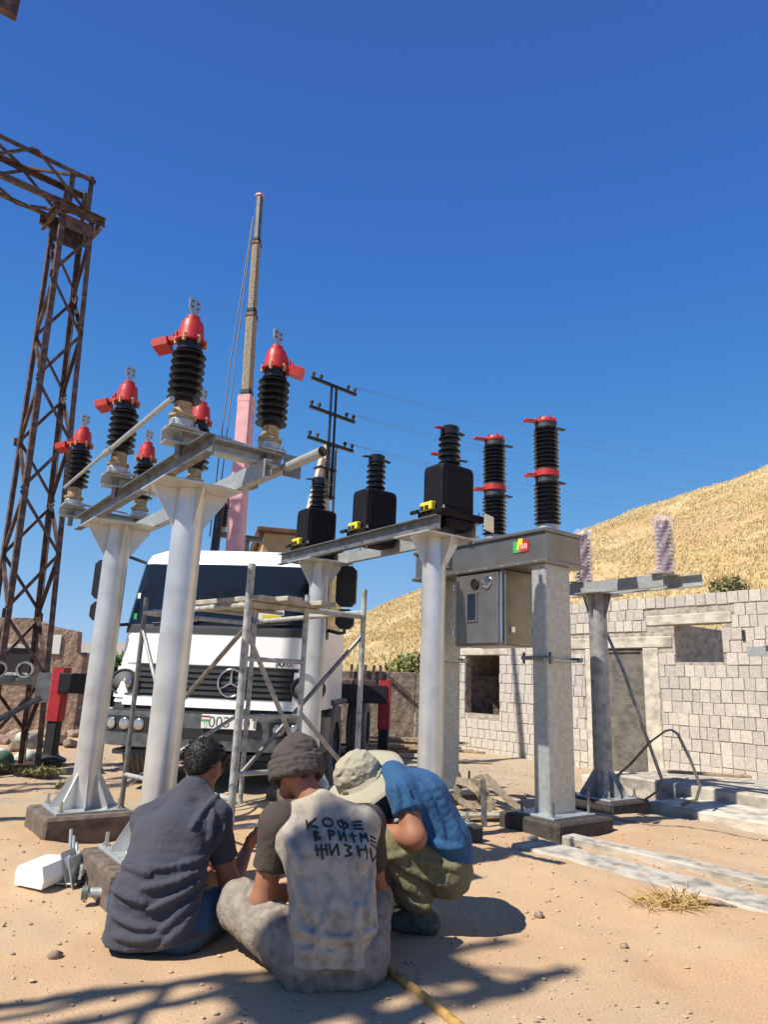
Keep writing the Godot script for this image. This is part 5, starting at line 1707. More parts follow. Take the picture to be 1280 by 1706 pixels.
var JR := {"pelvis": Vector3(0.372, 0.266, -3.960), "hipn": Vector3(0.394, 0.285, -3.861), "hipf": Vector3(0.367, 0.243, -4.078), "waist": Vector3(0.369, 0.420, -3.960), "chest": Vector3(0.253, 0.624, -3.960), "neckb": Vector3(0.104, 0.718, -3.960), "shn": Vector3(0.155, 0.672, -3.802), "shf": Vector3(0.093, 0.658, -4.117), "head": Vector3(-0.060, 0.679, -3.979), "eln": Vector3(0.215, 0.470, -3.700), "han": Vector3(-0.060, 0.437, -3.940), "elf": Vector3(0.071, 0.379, -4.186), "haf": Vector3(-0.093, 0.362, -4.088), "knn": Vector3(0.103, 0.405, -3.802), "knf": Vector3(0.047, 0.290, -4.098), "ankn": Vector3(0.265, 0.087, -3.841), "ankf": Vector3(0.153, 0.040, -4.088), "toen": Vector3(0.143, -0.004, -3.861), "toef": Vector3(0.054, -0.044, -4.088), "heeln": Vector3(0.366, 0.042, -3.841)}

# ---------------------------------------------------------------- bodies and clothes: smooth blends of tapered limbs
# a bone: [from, to, radius there, radius here, flat end]
func sd_eval(bones: Array, k: float, p: Vector3) -> float:
	var d := 10.0
	for b in bones:
		var a: Vector3 = b[0]
		var ab: Vector3 = b[1] - a
		var t := (p - a).dot(ab) / maxf(ab.length_squared(), 0.000001)
		var h := clampf(t, 0.0, 1.0)
		var e := (p - a - ab * h).length() - lerpf(b[2], b[3], h)
		if b.size() > 4:
			e = maxf((p - a - ab * maxf(t, 0.0)).length() - lerpf(b[2], b[3], h), (t - 1.0) * ab.length())
		var g := maxf(k - absf(d - e), 0.0) / k
		d = minf(d, e) - g * g * k * 0.25
	return d
func sd_mesh(out: MB, bones: Array, cell: float, k: float, amp := 0.0, fr := Vector3(8, 8, 8), sd := 0) -> void:
	var fnoise := FastNoiseLite.new()
	fnoise.seed = sd
	fnoise.frequency = 1.0
	fnoise.fractal_octaves = 2
	fnoise.fractal_type = FastNoiseLite.FRACTAL_RIDGED
	var lo := Vector3(99, 99, 99)
	var hi := -lo
	for b in bones:
		for q in 2:
			var r: float = b[2 + q]
			var p: Vector3 = b[q]
			lo = lo.min(p - Vector3(r, r, r))
			hi = hi.max(p + Vector3(r, r, r))
	var mg := amp + 2.5 * cell
	lo -= Vector3(mg, mg, mg)
	hi += Vector3(mg, mg, mg)
	var nb := Vector3i(((hi - lo) / (cell * 8.0)).ceil())
	var nx := nb.x * 8 + 1
	var ny := nb.y * 8 + 1
	var nz := nb.z * 8 + 1
	var val := PackedFloat32Array()
	val.resize(nx * ny * nz)
	val.fill(1e9)
	var act: Array = []
	var half := cell * 4.0
	var hd := half * 1.7321
	for bz in nb.z:
		for by in nb.y:
			for bx in nb.x:
				var c := lo + Vector3(bx * 8 + 4, by * 8 + 4, bz * 8 + 4) * cell
				var near: Array = []
				var best := 1e9
				for b in bones:
					var a: Vector3 = b[0]
					var ab: Vector3 = b[1] - a
					var h := clampf((c - a).dot(ab) / maxf(ab.length_squared(), 0.000001), 0.0, 1.0)
					var e := (c - a - ab * h).length() - lerpf(b[2], b[3], h)
					best = minf(best, e if b.size() == 4 else maxf(e, -0.01))
					if e < hd + k + amp: near.append(b)
				if near.is_empty() or best > hd + k * 0.5 + amp or best < -(hd + amp): continue
				act.append(Vector3i(bx, by, bz))
				for z in 9:
					for y in 9:
						var row := ((bz * 8 + z) * ny + by * 8 + y) * nx + bx * 8
						for x in 9:
							if val[row + x] < 1e8: continue
							var p := lo + Vector3(bx * 8 + x, by * 8 + y, bz * 8 + z) * cell
							var d := 10.0
							for b in near:
								var a: Vector3 = b[0]
								var ab: Vector3 = b[1] - a
								var t := (p - a).dot(ab) / maxf(ab.length_squared(), 0.000001)
								var h := clampf(t, 0.0, 1.0)
								var e := (p - a - ab * h).length() - lerpf(b[2], b[3], h)
								if b.size() > 4: e = maxf((p - a - ab * maxf(t, 0.0)).length() - lerpf(b[2], b[3], h), (t - 1.0) * ab.length())
								var g := maxf(k - absf(d - e), 0.0) / k
								d = minf(d, e) - g * g * k * 0.25
							if amp > 0.0 and absf(d) < amp + cell * 2.0: d -= amp * fnoise.get_noise_3dv(p * fr)
							val[row + x] = d
	var vid := PackedInt32Array()
	vid.resize(nx * ny * nz)
	vid.fill(-1)
	var base := out.v.size()
	var cells: Array = []
	var sxy := nx * ny
	var offs := [0, 1, nx, nx + 1, sxy, sxy + 1, sxy + nx, sxy + nx + 1]
	var cv := [Vector3(0, 0, 0), Vector3(1, 0, 0), Vector3(0, 1, 0), Vector3(1, 1, 0), Vector3(0, 0, 1), Vector3(1, 0, 1), Vector3(0, 1, 1), Vector3(1, 1, 1)]
	var edges := [[0, 1], [2, 3], [4, 5], [6, 7], [0, 2], [1, 3], [4, 6], [5, 7], [0, 4], [1, 5], [2, 6], [3, 7]]
	for q in act:
		for z in 8:
			for y in 8:
				for x in 8:
					var i: int = q.x * 8 + x
					var j: int = q.y * 8 + y
					var l: int = q.z * 8 + z
					var id := (l * ny + j) * nx + i
					var mask := 0
					for e in 8:
						if val[id + offs[e]] < 0.0: mask |= 1 << e
					if mask == 0 or mask == 255: continue
					var s := Vector3.ZERO
					var n := 0
					for e in edges:
						var v0: float = val[id + offs[e[0]]]
						var v1: float = val[id + offs[e[1]]]
						if (v0 < 0.0) != (v1 < 0.0):
							s += cv[e[0]].lerp(cv[e[1]], v0 / (v0 - v1))
							n += 1
					vid[id] = out.v.size()
					out.v.append(lo + (Vector3(i, j, l) + s / n) * cell)
					out.n.append(Vector3.ZERO)
					out.c.append(out.col)
					cells.append(Vector3i(i, j, l))
	var dirs := [[1, nx, sxy], [nx, sxy, 1], [sxy, 1, nx]]
	for q in cells:
		var id: int = (q.z * ny + q.y) * nx + q.x
		for ax in 3:
			var v0 := val[id]
			var v1: float = val[id + dirs[ax][0]]
			if (v0 < 0.0) == (v1 < 0.0): continue
			if (ax == 0 and (q.y == 0 or q.z == 0)) or (ax == 1 and (q.z == 0 or q.x == 0)) or (ax == 2 and (q.x == 0 or q.y == 0)): continue
			var a := vid[id]
			var b: int = vid[id - dirs[ax][1]]
			var c: int = vid[id - dirs[ax][1] - dirs[ax][2]]
			var d: int = vid[id - dirs[ax][2]]
			if a < 0 or b < 0 or c < 0 or d < 0: continue
			if v0 >= 0.0:
				var tmp := b
				b = d
				d = tmp
			# a b c d now wind clockwise seen from outside
			for t in [[a, c, b], [a, d, c]]:
				var fn := (out.v[t[2]] - out.v[t[0]]).cross(out.v[t[1]] - out.v[t[0]])
				out.n[t[0]] += fn; out.n[t[1]] += fn; out.n[t[2]] += fn
				out.ix.append(t[0]); out.ix.append(t[1]); out.ix.append(t[2])
	for i in range(base, out.v.size()): out.n[i] = out.n[i].normalized()
# palm and five bent fingers; f along the hand, n out of the back of the hand, side +1 puts the thumb on f x n
func hand_bones(w: Vector3, f: Vector3, n: Vector3, side: float, curl: float) -> Array:
	var s := f.cross(n).normalized() * side
	var b: Array = []
	for q in 4:
		var o := s * (0.028 - 0.0185 * q)
		b.append([w + o * 0.6, w + f * 0.082 + o, 0.016, 0.0125])
	for q in 4:
		var o := s * (0.028 - 0.0185 * q)
		var l: float = [0.040, 0.045, 0.042, 0.032][q]
		var p := w + f * 0.084 + o
		var d := f
		var c: float = curl * [0.85, 1.0, 1.1, 1.2][q]
		for j in 3:
			d = (d * cos(c * [0.5, 0.8, 0.6][j]) - n * sin(c * [0.5, 0.8, 0.6][j])).normalized()
			n = n
			var e: Vector3 = p + d * l * [1.0, 0.66, 0.55][j]
			b.append([p, e, [0.0105, 0.0095, 0.0088][j], [0.0095, 0.0088, 0.0075][j]])
			p = e
	var t0 := w + f * 0.022 + s * 0.026
	var t1 := t0 + (f * 0.6 + s * 0.65 - n * 0.35).normalized() * 0.042
	var t2 := t1 + (f * 0.85 + s * 0.1 - n * 0.5).normalized() * 0.034
	var t3 := t2 + (f * 0.85 - s * 0.15 - n * 0.5).normalized() * 0.026
	b.append([t0, t1, 0.0145, 0.012])
	b.append([t1, t2, 0.0115, 0.010])
	b.append([t2, t3, 0.010, 0.008])
	return b
func head_bones(c: Vector3, up: Vector3, fw: Vector3) -> Array:
	var s := fw.cross(up).normalized()
	var b: Array = []
	b.append([c + up * 0.045 - fw * 0.025, c + up * 0.035 + fw * 0.02, 0.083, 0.080])     # skull
	b.append([c - up * 0.03 + fw * 0.02, c - up * 0.075 + fw * 0.055, 0.062, 0.034])      # face and jaw
	b.append([c - up * 0.07 + fw * 0.06 + s * 0.018, c - up * 0.07 + fw * 0.06 - s * 0.018, 0.028, 0.028])
	b.append([c + up * 0.012 + fw * 0.092, c - up * 0.018 + fw * 0.108, 0.008, 0.013])    # nose
	b.append([c + up * 0.022 + fw * 0.085 + s * 0.03, c + up * 0.022 + fw * 0.085 - s * 0.03, 0.013, 0.013])   # brow
	b.append([c - up * 0.046 + fw * 0.088 + s * 0.014, c - up * 0.046 + fw * 0.088 - s * 0.014, 0.008, 0.008])  # lips
	for q in [-1.0, 1.0]:
		b.append([c + s * q * 0.080 + up * 0.022 - fw * 0.012, c + s * q * 0.077 - up * 0.022 - fw * 0.002, 0.014, 0.009])
		b.append([c + s * q * 0.087 + up * 0.030 - fw * 0.016, c + s * q * 0.084 - fw * 0.020, 0.008, 0.008])
	for q in b:
		for e in 2: q[e] = c + (q[e] - c) * 1.1
		q[2] *= 1.1
		q[3] *= 1.1
	return b
func ear_detail(parent: Node, c: Vector3, up: Vector3, fw: Vector3) -> void:
	var s := fw.cross(up).normalized()
	for q in [-1.0, 1.0]:
		var mb := MB.new()
		mb.lathe([Vector2(0, 0), Vector2(0.014, 0.0), Vector2(0.016, 0.006), Vector2(0, 0.012)], 12, c + up * 0.004 + fw * 0.084 + s * q * 0.033, Basis(s, fw, up), true)
		made(mb, parent, "eye", M.ink)

func smooth_out(m: MB) -> void:      # share normals between faces that meet at a point
	var acc := {}
	for i in m.v.size():
		var key := Vector3i((m.v[i] * 4000.0).round())
		acc[key] = acc.get(key, Vector3.ZERO) + m.n[i]
	for i in m.v.size():
		var q: Vector3 = acc[Vector3i((m.v[i] * 4000.0).round())]
		if q.normalized().dot(m.n[i]) > 0.4: m.n[i] = q.normalized()
func person(label: String) -> Node3D:
	return thing("person", label, "person", "workers sitting on the ground")
func cloth(t: Node3D, called: String, bones: Array, mat: Material, cell := 0.011, k := 0.05, amp := 0.006, fr := Vector3(7, 11, 7), sd := 1) -> MeshInstance3D:
	var mb := MB.new()
	sd_mesh(mb, bones, cell, k, amp, fr, sd)
	return made(mb, t, called, mat)

func man_navy() -> void:
	var J := JL
	var t := person("sitting man in a dark navy T-shirt and blue jeans, seen from behind")
	var X: Vector3 = (J.shr - J.shl).normalized()
	var up := Vector3(0.10, 0.90, -0.42).normalized()
	var fw := Vector3(0.35, -0.42, -0.84)
	fw = (fw - up * fw.dot(up)).normalized()
	var c: Vector3 = J.head
	var body: Array = head_bones(c, up, fw)
	body.append([J.neckb, c - up * 0.03 - fw * 0.02, 0.062, 0.058])
	body.append([J.waist, J.chest, 0.09, 0.10])
	body.append([J.chest, J.neckb, 0.10, 0.06])
	body.append([J.shl, J.shr, 0.055, 0.055])
	body.append([J.shr, J.elr, 0.058, 0.050])
	body.append([J.elr, J.har, 0.050, 0.031])
	body.append([J.shl, J.ell, 0.052, 0.042])
	body.append([J.ell, J.hal, 0.043, 0.027])
	body.append([J.waist, J.pelvis, 0.09, 0.09])
	for q in [["hipl", "knl"], ["hipr", "knr"]]: body.append([J[q[0]], J[q[1]], 0.07, 0.05])
	var mb := MB.new()
	sd_mesh(mb, body, 0.0085, 0.025)
	sd_mesh(mb, hand_bones(J.har - (J.har - J.elr).normalized() * 0.01, Vector3(0.25, 0.55, -0.45).normalized(), Vector3(-0.75, 0.1, -0.45).normalized(), 1.0, 0.75), 0.0034, 0.012)
	sd_mesh(mb, hand_bones(J.hal, Vector3(0.8, 0.1, -0.5).normalized(), Vector3(0.1, 0.95, 0.2).normalized(), 1.0, 0.7), 0.004, 0.012)
	var bd := made(mb, t, "body", M.skin)
	ear_detail(bd, c, up, fw)
	# hair: thick on the crown, cut close at the nape
	var hb: Array = [[c + up * 0.062 - fw * 0.03, c + up * 0.058 + fw * 0.026, 0.096, 0.092], [c - up * 0.005 - fw * 0.058, c + up * 0.05 - fw * 0.045, 0.056, 0.085], [c + up * 0.085 + fw * 0.03, c + up * 0.07 + fw * 0.078, 0.062, 0.045]]
	cloth(t, "hair", hb, M.hair, 0.006, 0.03, 0.004, Vector3(26, 40, 26), 5)
	var hs := MB.new()
	for k in 2600:
		var d := Vector3(rng.randfn(), rng.randfn(), rng.randfn()).normalized()
		if d.dot(up) < -0.25 + 0.5 * d.dot(fw): continue
		var q := c + up * 0.04 + d * 0.16
		for it in 10: q -= d * sd_eval(hb, 0.03, q) * 0.9
		q -= d * 0.004
		var fl := (up * -0.5 - fw * 0.2 + d * 0.55 + Vector3(rng.randfn(), rng.randfn(), rng.randfn()) * 0.25).normalized()
		var sw := fl.cross(d).normalized() * 0.0016
		var ln := rng.randf_range(0.014, 0.03)
		hs.quad_n(q - sw, q + sw, q + fl * ln * 0.6 + d * 0.004 + sw, q + fl * ln * 0.6 + d * 0.004 - sw, d, d, d, d)
		hs.tri_n(q + fl * ln * 0.6 + d * 0.004 - sw, q + fl * ln * 0.6 + d * 0.004 + sw, q + fl * ln, d, d, d)
	made(hs, t, "hair_strands", M.hair)
	var P := [J.pelvis + Vector3(0, -0.075, 0), J.waist, J.chest]
	var sb: Array = []
	for s in [-1.0, 1.0]:
		sb.append([P[1] + X * s * 0.075, P[0] + X * s * 0.104, 0.122, 0.140, 1])
		sb.append([P[1] + X * s * 0.075, P[2] + X * s * 0.085 - Vector3(0, 0, 0.02), 0.122, 0.115])
		sb.append([P[2] + X * s * 0.085 - Vector3(0, 0, 0.02), (J.shl if s < 0 else J.shr), 0.112, 0.074])
	sb.append([P[1], P[0], 0.145, 0.15, 1])
	sb.append([P[1], P[2], 0.145, 0.135])
	sb.append([P[2], J.neckb, 0.125, 0.072])
	sb.append([J.shl, J.neckb, 0.075, 0.066])
	sb.append([J.shr, J.neckb, 0.075, 0.066])
	sb.append([J.shr, J.shr.lerp(J.elr, 0.58), 0.074, 0.066, 1])
	sb.append([J.shl, J.shl.lerp(J.ell, 0.58), 0.074, 0.066, 1])
	add_folds(sb, 0.06, FOLD_NAVY, -3.2)
	cloth(t, "t_shirt", sb, M.shirt_navy, 0.0085, 0.028, 0.004, Vector3(3.5, 17, 9), 11)
	mb = MB.new()
	var jb: Array = [[J.hipl + Vector3(0.06, 0.0, -0.02), J.hipr + Vector3(0, 0.02, 0), 0.118, 0.118], [J.hipl + Vector3(0.04, 0, 0.03), J.hipr + Vector3(0, 0, 0.04), 0.085, 0.085], [J.hipr, J.knr, 0.115, 0.082], [J.hipl, J.knl, 0.115, 0.082], [J.knr, Vector3(J.ftr.x, 0.06, J.ftr.z), 0.078, 0.055], [J.knl, Vector3(J.ftl.x, 0.06, J.ftl.z), 0.078, 0.055]]
	cloth(t, "jeans", jb, M.jeans, 0.012, 0.05, 0.008, Vector3(9, 9, 9), 12)
	mb = MB.new()
	sd_mesh(mb, [[Vector3(J.ftr.x, 0.045, J.ftr.z), Vector3(J.ftr.x - 0.15, 0.045, J.ftr.z - 0.05), 0.045, 0.04]], 0.01, 0.02)
	made(mb, t, "shoe", M.shoe)
	mb = MB.new()
	sd_mesh(mb, [[Vector3(J.ftl.x, 0.045, J.ftl.z), Vector3(J.ftl.x + 0.15, 0.045, J.ftl.z - 0.05), 0.045, 0.04]], 0.01, 0.02)
	made(mb, t, "shoe", M.shoe)

func man_grey() -> void:
	var J := JM
	var t := person("cross-legged man in a pale grey printed T-shirt and brown cap, seen from behind")
	var X: Vector3 = (J.shr - J.shl).normalized()
	var up := Vector3(-0.12, 0.93, -0.30).normalized()
	var fw := Vector3(-0.62, -0.25, -0.74)
	fw = (fw - up * fw.dot(up)).normalized()
	var c: Vector3 = J.head
	var body: Array = head_bones(c, up, fw)
	body.append([J.neckb, c - up * 0.04 - fw * 0.02, 0.064, 0.060])
	body.append([J.waist, J.chest, 0.09, 0.10])
	body.append([J.chest, J.neckb, 0.10, 0.06])
	body.append([J.waist, J.pelvis, 0.09, 0.09])
	body.append([J.shl, J.shr, 0.055, 0.055])
	body.append([J.shl, J.ell, 0.060, 0.052])
	body.append([J.ell, J.hal, 0.053, 0.031])
	body.append([J.shr, J.elr, 0.054, 0.044])
	body.append([J.elr, J.har, 0.044, 0.027])
	for q in [["hipl", "knl"], ["hipr", "knr"]]: body.append([J[q[0]], J[q[1]], 0.07, 0.05])
	var mb := MB.new()
	sd_mesh(mb, body, 0.0085, 0.025)
	sd_mesh(mb, hand_bones(J.hal, Vector3(0.5, 0.0, -0.8).normalized(), Vector3(0, 1, 0), -1.0, 0.8), 0.004, 0.012)
	sd_mesh(mb, hand_bones(J.har, Vector3(-0.5, 0.0, -0.8).normalized(), Vector3(0, 1, 0), 1.0, 0.8), 0.004, 0.012)
	var bd := made(mb, t, "body", M.skin)
	ear_detail(bd, c, up, fw)
	cloth(t, "hair", [[c + up * 0.03 - fw * 0.03, c - up * 0.035 - fw * 0.058, 0.081, 0.035], [c + up * 0.05, c + up * 0.04 + fw * 0.03, 0.086, 0.082]], M.hair, 0.007, 0.03, 0.003, Vector3(30, 30, 30), 6)
	# soft brown cap with a turned-up band
	var s := fw.cross(up).normalized()
	var ax := (up + fw * 0.10).normalized()
	var tb := Basis(s, ax, s.cross(ax))
	var cb: Array = [[c + ax * 0.085 - fw * 0.02, c + ax * 0.075 + fw * 0.03, 0.088, 0.084], [c + ax * 0.045 - fw * 0.025, c + ax * 0.045 + fw * 0.03, 0.104, 0.100]]
	var cap := cloth(t, "cap", cb, M.cap_brown, 0.007, 0.03, 0.010, Vector3(9, 20, 9), 41)
	cb = []
	for k in 22:
		var a0 := TAU * k / 22.0
		var a1 := TAU * (k + 1) / 22.0
		for y in [0.030, 0.002, -0.024]:
			cb.append([c + tb * Vector3(cos(a0) * 0.112, y + 0.010 * sin(a0 * 2.0), sin(a0) * 0.124), c + tb * Vector3(cos(a1) * 0.112, y + 0.010 * sin(a1 * 2.0), sin(a1) * 0.124), 0.017, 0.017])
	cloth(cap, "cap_band", cb, M.cap_brown, 0.006, 0.012, 0.006, Vector3(14, 45, 14), 42)
	# shirt: grey body, brown raglan sleeves
	var P := [J.pelvis + Vector3(0.0, -0.03, 0.02), J.waist, J.chest]
	var sb: Array = []
	for q in [-1.0, 1.0]:
		sb.append([P[1] + X * q * 0.075, P[0] + X * q * 0.080, 0.102, 0.108, 1])
		sb.append([P[1] + X * q * 0.075, P[2] + X * q * 0.085, 0.106, 0.110])
		sb.append([P[2] + X * q * 0.085, (J.shl if q < 0 else J.shr), 0.110, 0.074])
	sb.append([P[1], P[0], 0.135, 0.14, 1])
	sb.append([P[1], P[2], 0.135, 0.135])
	sb.append([P[2], J.neckb, 0.125, 0.078])
	sb.append([J.shl, J.neckb, 0.076, 0.068])
	sb.append([J.shr, J.neckb, 0.076, 0.068])
	add_folds(sb, 0.06, FOLD_GREY, -2.9)
	cloth(t, "t_shirt", sb, M.shirt_grey, 0.0085, 0.028, 0.0035, Vector3(8, 5, 6), 21)
	var lb: Array = [[J.shl.lerp(J.neckb, 0.42) - Vector3(0.02, 0.0, 0.02), J.shl, 0.070, 0.084], [J.shl, J.shl.lerp(J.ell, 0.60), 0.086, 0.076, 1]]
	cloth(t, "sleeve", lb, M.sleeve_brown, 0.009, 0.05, 0.003, Vector3(8, 12, 8), 22)
	lb = [[J.shr.lerp(J.neckb, 0.30) - Vector3(-0.02, 0.0, 0.04), J.shr + Vector3(0.01, 0, -0.03), 0.06, 0.076], [J.shr + Vector3(0.01, 0, -0.03), J.shr.lerp(J.elr, 0.60), 0.078, 0.07, 1]]
	cloth(t, "sleeve", lb, M.sleeve_brown, 0.009, 0.05, 0.003, Vector3(8, 12, 8), 23)
	var tb2: Array = [[J.hipl + Vector3(0.03, 0, 0), J.hipr - Vector3(0.03, 0, 0), 0.116, 0.116], [J.hipl + Vector3(0.02, -0.02, 0.03), J.hipr + Vector3(-0.02, -0.02, 0.03), 0.098, 0.098], [J.hipl, J.knl, 0.12, 0.098], [J.knl, J.ftl + Vector3(0, 0.02, 0), 0.095, 0.062], [J.hipr, J.knr, 0.12, 0.095], [J.knr, J.ftr + Vector3(0, 0.05, 0), 0.09, 0.062]]
	cloth(t, "trousers", tb2, M.trousers_grey, 0.011, 0.05, 0.010, Vector3(8, 8, 8), 24)
	mb = MB.new()
	sd_mesh(mb, [[J.ftl + Vector3(0.03, 0.0, 0.02), J.ftl + Vector3(0.17, -0.005, -0.02), 0.042, 0.036]], 0.009, 0.02)
	made(mb, t, "shoe", M.shoe)
	mb = MB.new()
	sd_mesh(mb, [[J.ftr + Vector3(-0.02, 0.035, 0), J.ftr + Vector3(-0.16, 0.035, -0.03), 0.042, 0.036]], 0.009, 0.02)
	made(mb, t, "shoe", M.shoe)
	# hand-drawn lettering, laid on the cloth of the back
	var ctr: Vector3 = J.chest.lerp(J.neckb, 0.22)
	var bu: Vector3 = (J.neckb - J.waist).normalized()
	var bn := X.cross(bu).normalized()
	if bn.z < 0: bn = -bn
	var O := []
	for k in 13: O.append(Vector2(0.42 + 0.42 * cos(TAU * k / 12.0), 0.5 + 0.42 * sin(TAU * k / 12.0)))
	var three := [[Vector2(0, 0.88), Vector2(0.8, 0.9)], [Vector2(0, 0.52), Vector2(0.75, 0.52)], [Vector2(0, 0.14), Vector2(0.8, 0.12)]]
	var I := [[Vector2(0, 1), Vector2(0.05, 0), Vector2(0.7, 1), Vector2(0.72, 0)]]
	var glyphs := {
		"k": [[Vector2(0, 0), Vector2(0, 1)], [Vector2(0.8, 1), Vector2(0.05, 0.5), Vector2(0.8, 0)]],
		"o": [O], "f": [O, [Vector2(0.42, -0.1), Vector2(0.42, 1.1)]], "e": three,
		"v": [[Vector2(0.1, 0), Vector2(0.1, 1), Vector2(0.6, 0.85), Vector2(0.12, 0.5), Vector2(0.75, 0.25), Vector2(0.1, 0)]],
		"r": [[Vector2(0.1, 0), Vector2(0.1, 1), Vector2(0.7, 0.85), Vector2(0.65, 0.55), Vector2(0.12, 0.45)]],
		"i": I, "t": [[Vector2(0.4, 0), Vector2(0.4, 1)], [Vector2(0.0, 0.62), Vector2(0.8, 0.66)]],
		"m": [[Vector2(0, 0), Vector2(0.1, 1), Vector2(0.4, 0.4), Vector2(0.75, 1), Vector2(0.8, 0)]],
		"z": [[Vector2(0.05, 1), Vector2(0.7, 0.85), Vector2(0.25, 0.52), Vector2(0.7, 0.22), Vector2(0, 0.0)]],
		"w": [[Vector2(0.5, -0.3), Vector2(0.5, 1.0)], [Vector2(0.05, 1), Vector2(0.1, 0.0)], [Vector2(0.95, 1), Vector2(0.95, 0)], [Vector2(-0.05, 0.55), Vector2(1.05, 0.5)]],
		"n": [[Vector2(0.05, 0), Vector2(0.0, 1)], [Vector2(0.0, 0.55), Vector2(0.75, 0.6)], [Vector2(0.75, 0), Vector2(0.75, 1)]]}
	for ln in [["kofe", 0.046, 0.07, 0.078], ["v ritme", -0.018, 0.048, 0.056], ["wizni", -0.082, 0.062, 0.066]]:
		var x0 := -0.085
		mb = MB.new()
		var txt: String = ln[0]
		for ch in txt:
			if ch != " ":
				for st in glyphs[ch]:
					for i in st.size() - 1:
						var prev := Vector3.ZERO
						var nst := 5
						for q in nst + 1:
							var g: Vector2 = st[i].lerp(st[i + 1], float(q) / nst)
							var p: Vector3 = ctr + X * (x0 + g.x * ln[2] * 0.78 + (0.02 if ln[1] < 0.0 else 0.0)) + bu * (ln[1] + g.y * 0.048) + bn * 0.30
							for it in 24: p -= bn * sd_eval(sb, 0.028, p) * 0.8
							p += bn * 0.0045
							if q > 0: mb.tube([prev, p], 0.0045, 6)
							prev = p
			x0 += ln[2] * (0.98 if ch != " " else 0.35)
		made(mb, t, "shirt_lettering", M.ink)

